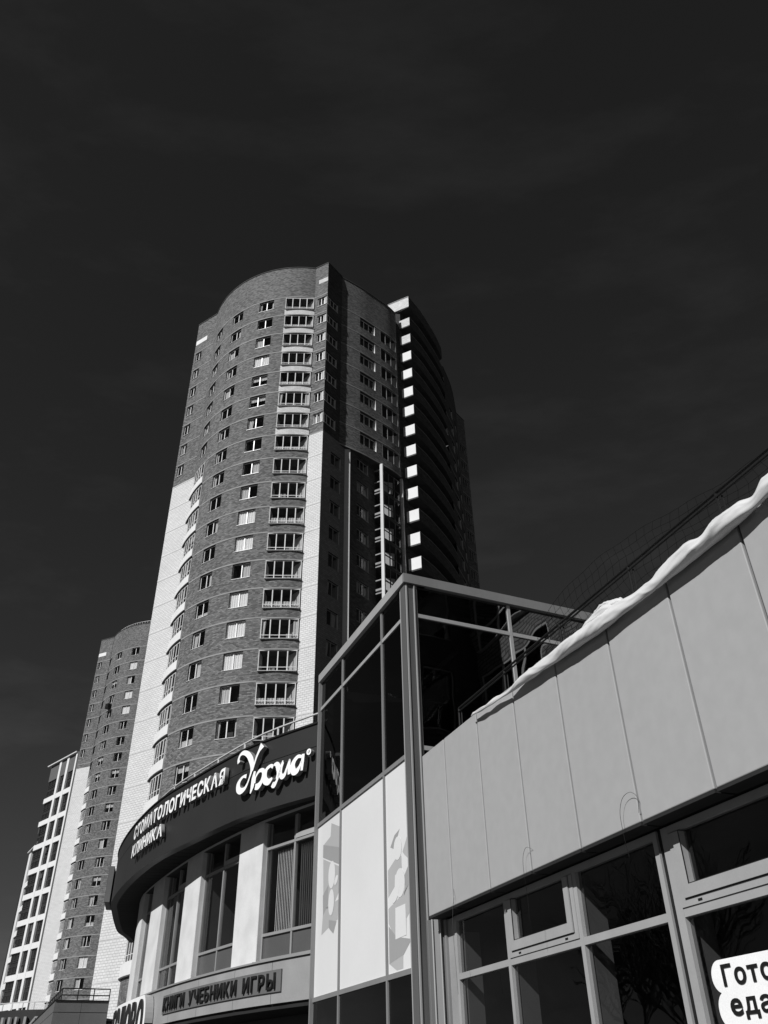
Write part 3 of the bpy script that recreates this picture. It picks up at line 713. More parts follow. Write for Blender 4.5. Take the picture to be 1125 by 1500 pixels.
def word(text, root, path, u0, u1, z, h, d, mats, depth=.1, bold=.0, gap=.12, name='letter', z2=None, squeeze=True):
    """upright letters along a wall; z2: height of the baseline at the far end"""
    ms = [None if ch == ' ' else glyph_mesh(ch, mats, depth / (h / CAPH), bold) for ch in text]
    W = [(.28 if m is None else m['w']) for m in ms]
    tot = sum(W) + gap * (len(W) - 1); sx = (u1 - u0) / tot; s = h / CAPH
    u = u0
    for m, w in zip(ms, W):
        if m is not None:
            zz = z if z2 is None else z + (z2 - z) * ((u - u0) / (u1 - u0))
            place(name, m, root, path.frame(u + w * sx / 2, d, zz) @ Matrix.Diagonal((sx, s, s, 1)))
        u += (w + gap) * sx
st = thing('clinic_lettering', 'raised white letters spelling dental clinic on the dark curved fascia', 'lettering', (-8, 29, 8.6))
word('СТОМАТОЛОГИЧЕСКАЯ', st, FA, 15.72, 23.42, 9.22, .42, .12, ['letter', 'letter_side'], depth=.12, bold=.03, gap=.12)
word('КЛИНИКА', st, FA, 15.80, 19.22, 8.60, .38, .12, ['letter', 'letter_side'], depth=.12, bold=.03, gap=.12)
# ---- script name
ur = thing('script_logo', 'white swash script name with round trademark disc on the fascia beside the glass box', 'logo', (-3, 22.7, 8.7))
def brush(name, strokes, d0=.05, d1=.20, mats=('letter', 'letter_side')):
    mb = MB()
    for pts, ws in strokes:
        pts = [(p[0] + .30 - .03 * (p[0] - 23.9), p[1]) for p in pts]
        P = catmull([Vector((p[0], p[1])) for p in pts], 5); n = len(P)
        Wd = []
        for i in range(n):
            x = i / (n - 1) * (len(ws) - 1); j = min(int(x), len(ws) - 2); Wd.append(ws[j] + (ws[j + 1] - ws[j]) * (x - j))
        Lf = []; Rt = []
        for i in range(n):
            t = (P[min(i + 1, n - 1)] - P[max(i - 1, 0)]).normalized(); nn = Vector((-t.y, t.x))
            Lf.append(P[i] + nn * Wd[i] / 2); Rt.append(P[i] - nn * Wd[i] / 2)
        F = lambda q, d: FA.P(min(q.x, FA.len), d, q.y)
        for i in range(n - 1):
            a, b, c, e = Lf[i], Lf[i + 1], Rt[i + 1], Rt[i]
            mb.quad(F(e, d1), F(c, d1), F(b, d1), F(a, d1), 0); mb.quad(F(a, d0), F(b, d0), F(c, d0), F(e, d0), 1)
            mb.quad(F(a, d1), F(b, d1), F(b, d0), F(a, d0), 1); mb.quad(F(c, d1), F(e, d1), F(e, d0), F(c, d0), 1)
        mb.quad(F(Lf[0], d1), F(Lf[0], d0), F(Rt[0], d0), F(Rt[0], d1), 1); mb.quad(F(Rt[-1], d1), F(Rt[-1], d0), F(Lf[-1], d0), F(Lf[-1], d1), 1)
    return mb.build(name, list(mats), ur)
brush('letter', [([(23.91, 9.58), (23.88, 9.68), (23.96, 9.80), (24.14, 9.82), (24.36, 9.71), (24.52, 9.52), (24.59, 9.34), (24.57, 9.17), (24.51, 9.02), (24.44, 8.88), (24.32, 8.75), (24.13, 8.72), (24.0, 8.80), (23.98, 8.94), (24.07, 9.05), (24.21, 9.11), (24.36, 9.09)], [.13, .10, .08, .13, .17, .20, .17, .08, .05, .06, .10, .18, .2, .18, .10, .07, .12]),
                 ([(25.0, 9.84), (24.87, 9.70), (24.76, 9.53), (24.69, 9.36), (24.62, 9.18)], [.20, .09, .07, .06, .05])])
brush('letter', [([(24.74, 9.14), (24.69, 8.94), (24.67, 8.74), (24.60, 8.55)], [.08, .14, .14, .04]),
                 ([(24.76, 8.80), (24.80, 8.97), (24.94, 9.10), (25.10, 9.08), (25.14, 8.94), (25.06, 8.78), (24.92, 8.68), (24.80, 8.69)], [.07, .05, .09, .13, .14, .12, .18, .16])])
brush('letter', [([(25.53, 9.09), (25.42, 9.14), (25.26, 9.08), (25.19, 8.93), (25.22, 8.78), (25.36, 8.71), (25.52, 8.78)], [.11, .09, .10, .17, .21, .18, .06])])
brush('letter', [([(25.56, 9.14), (25.68, 9.12), (25.76, 9.0), (25.77, 8.86), (25.70, 8.72)], [.05, .15, .19, .14, .07]),
                 ([(25.93, 9.17), (25.83, 8.98), (25.78, 8.80), (25.70, 8.65), (25.60, 8.57), (25.53, 8.61)], [.05, .06, .07, .08, .16, .14])])
brush('letter', [([(25.95, 9.12), (25.88, 8.98), (25.85, 8.82), (25.93, 8.73), (26.03, 8.78), (26.1, 8.95), (26.2, 9.15)], [.05, .08, .13, .15, .10, .05, .05]),
                 ([(26.2, 9.15), (26.18, 8.95), (26.2, 8.74)], [.06, .11, .10])])
brush('letter', [([(26.66, 9.12), (26.52, 9.15), (26.38, 9.06), (26.32, 8.92), (26.38, 8.77), (26.50, 8.77), (26.60, 8.88), (26.66, 9.0)], [.08, .10, .13, .18, .20, .14, .07, .05]),
                 ([(26.72, 9.18), (26.70, 8.98), (26.68, 8.74)], [.10, .11, .08])])
mb = MB(); c = Vector((27.12, 9.20)); n = 20
for i in range(n):
    a, b = 2 * math.pi * i / n, 2 * math.pi * (i + 1) / n
    p = lambda t, r, d: FA.P(min(c.x + r * math.cos(t), FA.len), d, c.y + r * math.sin(t))
    mb.quad(p(a, .045, .18), p(a, .085, .18), p(b, .085, .18), p(b, .045, .18), 0)
    mb.tri(p(0, 0, .17), p(a, .05, .17), p(b, .05, .17), 1)
    mb.quad(p(a, .085, .18), p(a, .085, .05), p(b, .085, .05), p(b, .085, .18), 1)
o = mb.build('trademark_disc', ['letter', 'letter_side'], ur)
place('trademark_letter', glyph_mesh('R', ['letter'], .02, .02, 'r'), o, FA.frame(27.12, .183, 9.165) @ Matrix.Diagonal((.1, .1, .1, 1)))
# ---- book shop plate
kn = thing('sign_plate', 'long grey plate with black letters advertising books, textbooks and games below the windows', 'sign', (-5, 26, 3.9))
mb = MB(); strip(mb, PI, 17.35, 24.8, 3.74, 4.23, .065, .10, mx=.5); mb.build('plate', ['plate'], kn)
word('КНИГИ УЧЕБНИКИ ИГРЫ', kn, PI, 17.5, 24.6, 3.81, .34, .125, ['black', 'black'], depth=.04, bold=.016, gap=.2)
# ---- rounded bookshop light box
sl = thing('light_box_sign', 'white rounded shop sign with big black outlined letters at the bottom of the curved wing', 'sign', (-8.2, 30, 3.5))
def pill(mb, path, u0, u1, z0, z1, d0, d1):
    r = (z1 - z0) / 2; zc = (z0 + z1) / 2; cols = []
    for i in range(9): t = i / 8 * math.pi / 2; cols.append((u0 + r * .55 * (1 - math.sin(t + 0) * 1), r * math.sin(t) if i else .02))
    cols = [(u0 + r * .55 * (1 - math.cos(i / 8 * math.pi / 2)), max(.02, r * math.sin(i / 8 * math.pi / 2))) for i in range(9)]
    m = int((u1 - u0) / .5); cols += [(u0 + r * .55 + (u1 - u0 - 1.1 * r) * j / m, r) for j in range(1, m)]
    cols += [(u1 - r * .55 * (1 - math.cos(i / 8 * math.pi / 2)), max(.02, r * math.sin(i / 8 * math.pi / 2))) for i in range(8, -1, -1)]
    for (a, ra), (b, rb) in zip(cols, cols[1:]):
        P = path.P
        mb.quad(P(a, d1, zc - ra), P(b, d1, zc - rb), P(b, d1, zc + rb), P(a, d1, zc + ra), 0)
        mb.quad(P(a, d1, zc + ra), P(b, d1, zc + rb), P(b, d0, zc + rb), P(a, d0, zc + ra), 1)
        mb.quad(P(b, d1, zc - rb), P(a, d1, zc - ra), P(a, d0, zc - ra), P(b, d0, zc - rb), 1)
mb = MB(); pill(mb, PI, 9.4, 16.35, 2.75, 4.38, .08, .34); mb.build('sign_case', ['letter', 'metal_light'], sl)
word('АБСЛОВО', sl, PI, 10.2, 16.15, 2.98, 1.22, .365, ['black', 'black'], depth=.05, bold=.02, gap=.16)

# ================================================================== GLASS BOX
BL = Path([(-1.89, 22.01), (.45, 16.49)]); BR = Path([(.45, 16.49), (5.15, 18.62)])
box = thing('glass_pavilion', 'projecting glass corner box with metal frames, white film panels and flat cap', 'building', (.45, 16.49, 0))
ZT = 11.43
mb = MB(); strip(mb, BL, -.0, BL.len + .0, 11.20, ZT, -.5, .07); mb.build('roof_cap', ['metal_light'], box)
mb = MB(); strip(mb, BR, .0, BR.len + .0, 11.20, ZT, -.5, .07); mb.build('roof_cap', ['metal'], box)
mb = MB(); cp = BL.P(BL.len, .07, 0); cq = BR.P(0, .07, 0)
cn = Vector((.45, 16.49, 0)); apex = cn + (cp - cn) + (cq - cn)
mb.hexa([(cn.x, cn.y, 11.2), (cp.x, cp.y, 11.2), (apex.x, apex.y, 11.2), (cq.x, cq.y, 11.2), (cn.x, cn.y, ZT), (cp.x, cp.y, ZT), (apex.x, apex.y, ZT), (cq.x, cq.y, ZT)]); mb.build('cap_corner', ['metal'], box)
lv = [0.035, 1.80, 4.52, 5.71]      # frame centres along the left side
for x in lv:
    mb = MB(); strip(mb, BL, max(0, x - .035), x + .035, 0, 11.18, -.12, .06 if x < .1 else .005); mb.build('vertical_frame', ['metal_light' if x > 5 else 'metal'], box)
def cells(): return list(zip(lv, lv[1:]))
for z in (10.40, 7.28, 3.42):
    for a, b in cells():
        mb = MB(); strip(mb, BL, a + .036, b - .036, z - .045, z + .045, -.12, .002); mb.build('cross_frame', ['metal_light' if z > 8 else 'metal'], box)
for a, b in cells():
    for z0, z1, m in ((10.45, 11.19, 'glass_dark'), (7.33, 10.35, 'glass_dark'), (3.47, 7.23, 'white_panel'), (.2, 3.37, 'glass_dark')):
        mb = MB(); P = BL.P; mb.quad(P(a + .03, -.03, z0 - .02), P(b - .03, -.03, z0 - .02), P(b - .03, -.03, z1 + .02), P(a + .03, -.03, z1 + .02)); mb.build('pane' if m != 'white_panel' else 'white_panel', [m], box)
# printed shapes on the white film
prints = [('print_a', 0, [(1.083, 7.1), (1.70, 6.87), (1.70, 6.111), (0.517, 6.443), (0.496, 6.703), (1.034, 6.80)]),
          ('print_b', 1, [(.50, 6.72), (1.70, 6.40), (1.70, 6.02), (.50, 6.42)]),
          ('print_a', 0, [(0.521, 6.38), (1.70, 5.98), (1.70, 5.438), (1.269, 5.172), (0.616, 5.239)]),
          ('print_b', 1, [(0.56, 5.55), (0.95, 5.72), (0.95, 5.30), (.60, 5.10)]),
          ('print_a', 0, [(0.616, 5.239), (1.70, 5.28), (1.64, 4.87), (1.10, 4.80), (0.514, 4.70)]),
          ('print_b', 1, [(1.026, 4.95), (1.561, 4.842), (1.358, 4.62), (1.18, 4.70), (1.036, 4.78)]),
          ('print_b', 0, [(4.756, 5.714), (4.983, 5.90), (5.248, 5.96), (5.10, 5.80), (4.969, 5.632)]),
          ('print_a', 0, [(5.36, 5.50), (5.66, 5.80), (5.67, 5.30), (5.46, 5.42)]),
          ('print_a', 0, [(4.60, 5.30), (5.05, 5.46), (5.30, 5.44), (5.30, 5.22), (4.956, 5.15), (4.929, 4.947), (4.60, 4.80)]),
          ('print_b', 0, [(5.36, 5.02), (5.67, 5.24), (5.67, 4.90), (5.362, 4.70), (5.442, 4.869)]),
          ('print_a', 0, [(4.60, 4.60), (5.229, 4.73), (5.67, 4.88), (5.67, 4.412), (5.463, 4.30), (5.44, 4.02), (4.922, 4.03), (4.60, 4.332)]),
          ('print_b', 1, [(4.60, 4.295), (4.965, 4.06), (5.67, 3.93), (5.288, 3.72), (4.60, 3.645)]),
          ('print_a', 0, [(4.60, 3.645), (5.27, 3.722), (5.25, 3.50), (4.95, 3.50)]),
          ('white_panel', 2, [(4.95, 4.56), (5.434, 4.56), (5.439, 4.03), (4.921, 4.02)])]
for m, lay, pts in prints:
    mb = MB(); d = -.0285 + .0012 * lay; i = len(mb.v)
    mb.v += [tuple(BL.P(u, d, z)) for u, z in pts]; mb.f.append(tuple(range(len(pts)))); mb.m.append(0); mb.uv.append([(0, 0)] * len(pts)); mb.build('film_print', [m], box)
def disc(cu, cz, ru, rz, d, m, tilt=0):
    mb = MB(); n = 28; mb.v = [tuple(BL.P(cu + ru * math.cos(2 * math.pi * i / n) * math.cos(tilt) - rz * math.sin(2 * math.pi * i / n) * math.sin(tilt), d, cz + rz * math.sin(2 * math.pi * i / n) * math.cos(tilt) + ru * math.cos(2 * math.pi * i / n) * math.sin(tilt))) for i in range(n)]
    mb.f = [tuple(range(n))]; mb.m = [0]; mb.uv = [[(0, 0)] * n]; mb.build('film_print', [m], box)
disc(5.20, 4.97, .24, .26, -.0245, 'white_panel'); disc(4.98, 4.80, .20, .10, -.0235, 'white_panel', .6)
disc(1.18, 5.90, .24, .30, -.0245, 'white_panel'); disc(1.50, 5.72, .14, .08, -.0235, 'white_panel', .5)
disc(5.13, 5.62, .2, .22, -.0245, 'white_panel'); disc(1.18, 5.30, .20, .28, -.0225, 'white_panel')
# corner post made of folded sheets
mb = MB(); strip(mb, BL, 5.75, BL.len, 0, 11.18, -.14, .02); mb.build('corner_sheet', ['post'], box)
mb = MB(); strip(mb, BR, .032, .188, 0, 11.18, -.14, .01); mb.build('corner_sheet', ['post'], box)
mb = MB(); strip(mb, BR, .0, .03, 0, 11.18, -.12, .03); mb.build('corner_fin', ['metal_light'], box)
mb = MB(); strip(mb, BR, .19, .212, 0, 11.18, -.12, .045); mb.build('corner_fin', ['metal_light'], box)
mb = MB(); strip(mb, BR, .214, .285, 0, 11.18, -.12, .012); mb.build('vertical_frame', ['metal'], box)
for x in (2.72, 5.12):
    mb = MB(); strip(mb, BR, x - .04, x + .04, 0, 11.18, -.12, .01); mb.build('vertical_frame', ['metal_light'], box)
for z in (10.43, 7.4):
    for a, b in ((.287, 2.678), (2.762, 5.078)):
        mb = MB(); strip(mb, BR, a, b, z - .045, z + .045, -.12, .006); mb.build('cross_frame', ['metal_light'], box)
for a, b in ((.26, 2.72), (2.72, 5.12)):
    for z0, z1 in ((10.47, 11.19), (7.44, 10.39), (.2, 7.36)):
        mb = MB(); P = BR.P; mb.quad(P(a, -.03, z0), P(b, -.03, z0), P(b, -.03, z1), P(a, -.03, z1)); mb.build('pane', ['glass_wavy'], box)
inn = [(-1.5, 22.0), (.55, 17.0), (4.8, 18.9), (2.8, 23.6)]
mb = MB(); slab_poly(mb, inn, 7.0, 7.25); slab_poly(mb, inn, 3.2, 3.45); mb.build('floor_slab', ['interior'], box)
mb = MB(); slab_poly(mb, [(-1.8, 22.0), (.45, 16.6), (5.1, 18.7), (2.9, 24.2)], 11.21, 11.38); mb.build('roof_slab', ['slab'], box)
mb = MB(); mb.quad((-1.7, 22.4, 0), (3.0, 24.2, 0), (3.0, 24.2, 11.2), (-1.7, 22.4, 11.2)); mb.quad((3.0, 24.2, 0), (5.12, 18.8, 0), (5.12, 18.8, 11.2), (3.0, 24.2, 11.2)); mb.build('back_wall', ['interior'], box)
for uu in (2.2, 4.0):
    mb = MB(); p = BL.P(uu, -1.6, 10.1); q = BL.P(uu + 1.3, -1.6, 10.1); mb.bar(p, q, .08); mb.build('ceiling_lamp', ['letter'], box)

# ================================================================== CANOPY-FRONTED SHOP on the right
def CP(w): return Path([(.65 + .935 * w, 16.25 + .354 * w), (.65 + .935 * w + .354 * 14, 16.25 + .354 * w - .935 * 14)])
F0 = CP(0); FR = CP(.30); IN = CP(.34)
shop = thing('corner_shop', 'single-storey shop with grey panelled fascia over large ground floor windows', 'shop', (.65, 16.25, 0))
ks = [0, 1.09, 2.50, 3.84, 5.18, 6.54, 7.88, 9.20, 10.54, 11.88, 13.2]
top = lambda k: 7.09 - .012 * k if k <= 2.5 else 7.06 - .035 * (k - 2.5)
for a, b in zip(ks, ks[1:]):
    mb = MB(); P = F0.P; g = .019
    a2, b2 = a + g, b - g
    mb.hexa([P(a2, 0, 4.2), P(b2, 0, 4.2), P(b2, -.05, 4.2), P(a2, -.05, 4.2), P(a2, 0, top(a)), P(b2, 0, top(b)), P(b2, -.05, top(b)), P(a2, -.05, top(a))], 0)
    o = mb.build('fascia_panel', ['panel'], shop)
    bv = o.modifiers.new('edge', 'BEVEL'); bv.width = .012; bv.segments = 2; bv.limit_method = 'ANGLE'
    mb = MB(); mb.hexa([P(a2, -.0, 4.16), P(b2, -.0, 4.16), P(b2, -.26, 4.16), P(a2, -.26, 4.16), P(a2, -.0, 4.197), P(b2, -.0, 4.197), P(b2, -.26, 4.197), P(a2, -.26, 4.197)]); mb.build('soffit_panel', ['soffit'], shop)
mb = MB(); P = F0.P; mb.hexa([P(0.01, -.052, 4.21), P(13.2, -.052, 4.21), P(13.2, -.3, 4.21), P(0.01, -.3, 4.21), P(0.01, -.052, 7.0), P(13.2, -.052, 6.62), P(13.2, -.3, 6.62), P(0.01, -.3, 7.0)]); mb.build('fascia_core', ['panel_edge'], shop)
for a, b, za, zb_ in ((0, 2.5, 7.035, 7.01), (2.5, 13.2, 7.01, 6.635)):
    mb = MB(); mb.hexa([P(a, -.054, za), P(b, -.054, zb_), P(b, -.34, zb_), P(a, -.34, za), P(a, -.054, za + .035), P(b, -.054, zb_ + .035), P(b, -.34, zb_ + .035), P(a, -.34, za + .035)]); mb.build('coping', ['metal'], shop)
mb = MB(); slab_poly(mb, [P(0.02, -.3, 0)[:2], P(13.2, -.3, 0)[:2], P(13.2, -7, 0)[:2], P(2.9, -7.0, 0)[:2], (5.0, 18.3), (.75, 16.45)], 6.55, 6.72); mb.build('roof', ['roof'], shop)
# ground floor glazing
lvl = [.46, 2.34, 4.42, 6.32]; G = .09
def fbar(k0, k1, z0, z1, d0=-.10, d1=0.0, m='frame_light', name='window_bar'):
    mb = MB(); strip(mb, FR, k0, k1, z0, z1, d0, d1); o = mb.build(name, [m], shop); return o
fbar(.10, .405, 0, 4.15, -.15, -.02, 'band', 'end_pier'); fbar(.02, .098, 0, 4.15, -.3, .02, 'metal', 'end_pier')
fbar(.415, .50, .1, 4.15); fbar(2.30, 2.385, .1, 4.15); fbar(4.385, 4.47, .1, 4.15); fbar(6.275, 6.36, .1, 4.15); fbar(6.362, 6.453, .1, 4.15, -.12, -.03, 'rail_dark'); fbar(6.455, 6.585, .1, 4.15)
for a, b in ((9.2, 9.3), (11.4, 11.5), (13.2, 13.3)): fbar(a, b, .1, 4.15)
cellk = [(.50, 2.30), (2.385, 4.385), (4.47, 6.275), (6.585, 9.2), (9.3, 11.4), (11.5, 13.2)]
for i, (a, b) in enumerate(cellk):
    fbar(a + .001, b - .001, 3.175, 3.265, -.10, -.002); fbar(a + .001, b - .001, .1, .25, -.10, -.002); fbar(a + .001, b - .001, 4.07, 4.15, -.10, -.002)
    for z0, z1 in ((.25, 3.175), (3.265, 4.07)):
        mb = MB(); Q = FR.P; mb.quad(Q(a, -.055, z0), Q(b, -.055, z0), Q(b, -.055, z1), Q(a, -.055, z1)); mb.build('pane', ['glass_shop'], shop)
    if i in (1, 3):
        # opening transom light: stepped frame, sash, and drip holes
        mb = MB(); strip(mb, FR, a + .003, b - .003, 3.268, 3.34, -.09, .012); strip(mb, FR, a + .003, a + .09, 3.34, 4.06, -.09, .012); strip(mb, FR, b - .09, b - .003, 3.34, 4.06, -.09, .012)
        o = mb.build('transom_frame', ['frame_light'], shop)
        mb = MB(); strip(mb, FR, a + .10, b - .10, 3.352, 3.48, -.08, .035); strip(mb, FR, a + .10, a + .22, 3.48, 4.05, -.08, .035); strip(mb, FR, b - .22, b - .10, 3.48, 4.05, -.08, .035)
        s = mb.build('transom_sash', ['frame_light'], shop)
        mb = MB(); strip(mb, FR, a + .0905, a + .0995, 3.352, 4.06, -.02, .0135); strip(mb, FR, b - .0995, b - .0905, 3.352, 4.06, .006, .0135); strip(mb, FR, a + .0905, b - .0905, 3.3405, 3.3515, .006, .0138)
        mb.build('gasket', ['black'], o)
        mb = MB(); strip(mb, FR, a + .2195, a + .2275, 3.489, 4.05, .030, .036); strip(mb, FR, a + .2195, b - .2195, 3.481, 3.4885, .030, .0362); mb.build('gasket', ['black'], s)
        for uu in (a + .30, b - .35):
            mb = MB(); strip(mb, FR, uu, uu + .07, 3.29, 3.315, -.02, .016); mb.build('drip_cap', ['black'], o)
for xa, xb, dd, mm in ((0.0, .13, -.02, 'post'), (.13, .155, .02, 'metal_light'), (.155, .29, -.02, 'metal'), (.29, .31, .02, 'metal_light'), (.31, .40, -.04, 'post')):
    GAPP = Path([(.60, 16.53), (.95, 16.33)]); mb = MB(); strip(mb, GAPP, xa + .001, xb - .001, 0, 4.19, -.2, dd); mb.build('end_trim', [mm], shop)
# reveal linings seen through the glass, ceiling, back wall, floor
for k in (.50, 2.35, 4.43, 6.50, 9.25, 11.45):
    mb = MB(); strip(mb, FR, k - .02, k + .03, .1, 3.9, -.42, -.13); mb.build('inner_lining', ['plate'], shop)
mb = MB(); slab_poly(mb, [FR.P(0, -.2, 0)[:2], FR.P(13.2, -.2, 0)[:2], FR.P(13.2, -6, 0)[:2], FR.P(0, -6, 0)[:2]], 4.16, 4.3); mb.build('ceiling', ['interior'], shop)
mb = MB(); slab_poly(mb, [FR.P(0, -.2, 0)[:2], FR.P(13.2, -.2, 0)[:2], FR.P(13.2, -6, 0)[:2], FR.P(0, -6, 0)[:2]], .12, .2); mb.build('floor', ['interior'], shop)
mb = MB(); strip(mb, FR, -.1, 13.3, 0, 6.5, -6.2, -6.0); strip(mb, FR, 13.3, 13.4, 0, 6.5, -6.1, 0); strip(mb, FR, -.05, .0, 0, 4.2, -6, -.35); mb.build('back_wall', ['interior'], shop)
mb = MB(); strip(mb, FR, .6, 1.6, .2, 2.4, -1.5, -.9); strip(mb, FR, 3.0, 4.6, .2, 1.9, -2.4, -1.9); strip(mb, FR, 6.9, 8.6, .2, 2.1, -2.0, -1.6); mb.build('display_stand', ['interior_pale'], shop)
for k, w in ((5.3, 1.5), (8.6, 1.7)):
    mb = MB(); strip(mb, FR, k, k + 1.1, 3.62, 3.70, -w - .35, -w); mb.build('strip_lamp', ['interior_pale'], shop)
    mb = MB(); 
    for j in range(9): strip(mb, FR, k + .06 + j * .11, k + .13 + j * .11, 3.605, 3.62, -w - .30, -w - .05)
    mb.build('lamp_louvre', ['letter'], shop)

# ---- window sticker
stk = thing('window_sticker', 'white rounded window sticker with bold black words for ready food', 'sticker', (3.5, 9.7, 2.5))
def blob(mb, u0, u1, z0, z1, r, d):
    n = 10; pts = []
    for cx, cz, a0 in ((u1 - r, z1 - r, 0), (u0 + r, z1 - r, 90), (u0 + r, z0 + r, 180), (u1 - r, z0 + r, 270)):
        for i in range(n + 1): t = R_(a0 + 90 * i / n); pts.append((cx + r * math.cos(t), cz + r * math.sin(t)))
    i0 = len(mb.v); mb.v += [tuple(FR.P(u, d, z)) for u, z in pts]; mb.f.append(tuple(range(i0, i0 + len(pts)))); mb.m.append(0); mb.uv.append([(0, 0)] * len(pts))
mb = MB(); blob(mb, 6.765, 8.50, 2.41, 2.715, .15, -.045); blob(mb, 6.775, 7.86, 2.10, 2.43, .155, -.0445); mb.build('backing', ['letter'], stk)
word('Готовая', stk, FR, 6.94, 8.24, 2.475, .182, -.038, ['black', 'black'], depth=.006, bold=.026, gap=.10)
word('eда', stk, FR, 6.965, 7.56, 2.21, .182, -.038, ['black', 'black'], depth=.006, bold=.02, gap=.09)

# ---- roof railing above the fascia
rr = thing('roof_railing', 'black double-bar handrail on posts above the grey panelled fascia', 'railing', (2, 12, 6.7))
RL = CP(.30); zr = lambda k: 7.69 - .018 * k
mb = MB(); mb.bar(RL.P(1.22, 0, zr(1.2)), RL.P(13.2, 0, zr(13.2)), .042, n=8); mb.bar(RL.P(1.22, .01, zr(1.2) - .07), RL.P(13.2, .01, zr(13.2) - .07), .03, n=8); mb.build('handrail', ['rail_dark'], rr)
for k in (1.22, 3.12, 5.02, 6.90, 8.76, 10.64, 12.5):
    mb = MB(); mb.bar(RL.P(k, 0, zr(k)), RL.P(k - .02, .0, 6.70), .04, n=6); mb.bar(RL.P(k + .07, -.02, zr(k) - .08), RL.P(k + .05, -.02, 6.70), .025, n=6)
    mb.build('post', ['rail_dark'], rr)
# ---- sagging wire netting
wn = thing('wire_netting', 'sagging rusty wire netting strung along behind the handrail', 'netting', (2, 12, 6.7))
rnd = random.Random(5); NW = CP(.85)
def ntop(k): return 8.85 - .07 * k + .10 * math.sin(k * 1.1 + .8) - (max(0, 4.6 - k) ** 2) * .55
def nz(k, r, nr=9):
    return 6.95 + (ntop(k) - 6.95) * r / nr
def npt(k, r):
    k2 = k + .03 * math.sin(r * 1.7 + k * 2.3) - r * .03; return NW.P(max(.1, k2), .10 * math.sin(k * .9 + r * .35), nz(k, r) + .015 * math.sin(k * 6.1 + r))
mb = MB(); k = 3.3; ksn = []
while k < 13: ksn.append(k); k += .17
for r in range(0, 10):
    for a, b in zip(ksn, ksn[1:]): mb.bar(npt(a, r), npt(b, r), .006, n=3)
mb.build('line_wires', ['wire'], wn)
mb = MB()
for k in ksn:
    for r in range(0, 9): mb.bar(npt(k, r), npt(k, r + 1), .005, n=3)
mb.build('cross_wires', ['wire'], wn)

# ---- rolled tarpaulin
tp = thing('tarpaulin', 'crumpled white tarpaulin rolled along the top edge of the grey fascia', 'tarpaulin', (2, 12, 7))
def lut(T, x):
    if x <= T[0][0]: return T[0][1]
    for (a, va), (b, vb) in zip(T, T[1:]):
        if x <= b: t = (x - a) / (b - a); t = t * t * (3 - 2 * t); return va + (vb - va) * t
    return T[-1][1]
T_TOP = [(2.50, 6.99), (2.62, 7.02), (3.0, 7.06), (3.35, 7.07), (3.9, 7.00), (4.4, 7.05), (5.0, 7.04), (5.6, 7.03), (6.3, 6.99), (7.0, 6.97), (7.45, 6.90), (7.7, 6.90), (8.1, 6.96), (8.5, 6.99), (8.8, 6.91), (9.1, 6.98), (9.4, 6.97), (9.60, 6.90), (9.85, 7.0), (10.3, 7.02), (10.9, 6.90), (11.6, 7.0), (12.7, 6.95)]
T_BOT = [(2.50, 6.96), (3.0, 6.90), (3.4, 6.86), (4.2, 6.80), (4.9, 6.75), (5.5, 6.70), (6.8, 6.63), (8.1, 6.61), (9.3, 6.62), (9.9, 6.65), (12.7, 6.62)]
def tarp_mesh(k0, k1, top, bot, hw, off, seed, taper=True, n=420, m=36, rough=1.0):
    """sheet rolled along the coping: even lower edge, lumpy upper side with twisted folds and small creases"""
    from mathutils import noise
    nv = noise.noise; mb = MB(); rows = []
    def ridge(v): return 1 - abs(2 * (v % 1.0) - 1)
    for i in range(n + 1):
        s = i / n; k = k0 + (k1 - k0) * s
        zt, zb_ = top(k) - min(.10, max(0, k - 2.6) * .2), bot(k) + .015; h = max(.008, (zt - zb_) / 2); zc = (zt + zb_) / 2
        e = min(1, h / .12)
        w = hw * (.85 + .5 * nv(Vector((k * 1.3, seed, 9)))) * e
        if taper: w *= min(1, ((1 - s) * (k1 - k0) / .3 + .02), (s * (k1 - k0) / .3 + .02)); 
        ring = []
        for j in range(m):
            a = 2 * math.pi * j / m; ca, sa = math.cos(a), math.sin(a)
            up = .5 + .5 * sa
            warp = 1.1 * nv(Vector((k * .8, seed, 2))) + .35 * nv(Vector((k * 2.6, a * .6, seed)))
            f1 = ridge(a / (2 * math.pi) * 5 + k * .38 + 1.5 * warp) ** 2.2          # long twisted folds
            f2 = ridge(a / (2 * math.pi) * 9 - k * 1.9 + 1.6 * warp) ** 3     # crossing creases
            q = nv(Vector((k * 5.5, ca * 2 + seed, sa * 2)))
            q2 = nv(Vector((k * 14, ca * 5 + seed, sa * 5)))
            f = 1 + rough * (.26 * (f1 - .35) + .10 * (f2 - .2) + .03 * q + .012 * q2) * (.35 + .65 * up)
            x = ca * w * f; z = sa * h * (1 + (f - 1) * .45)
            ring.append(F0.P(max(.02, k + .02 * q), off + x - .12 * z, zc + z))
        rows.append(ring)
    for i in range(n):
        for j in range(m):
            a, b, c, d = rows[i][j], rows[i][(j + 1) % m], rows[i + 1][(j + 1) % m], rows[i + 1][j]
            mb.quad(a, b, c, d)
    return mb
import bmesh
def weld(o):
    bm = bmesh.new(); bm.from_mesh(o.data); bmesh.ops.remove_doubles(bm, verts=bm.verts, dist=.0005); bm.to_mesh(o.data); bm.free()
    o.data.polygons.foreach_set('use_smooth', [True] * len(o.data.polygons))
o = tarp_mesh(2.52, 12.6, lambda k: lut(T_TOP, k), lambda k: lut(T_BOT, k), .10, .10, 1.3, taper=False).build('roll', ['tarp'], tp); weld(o)
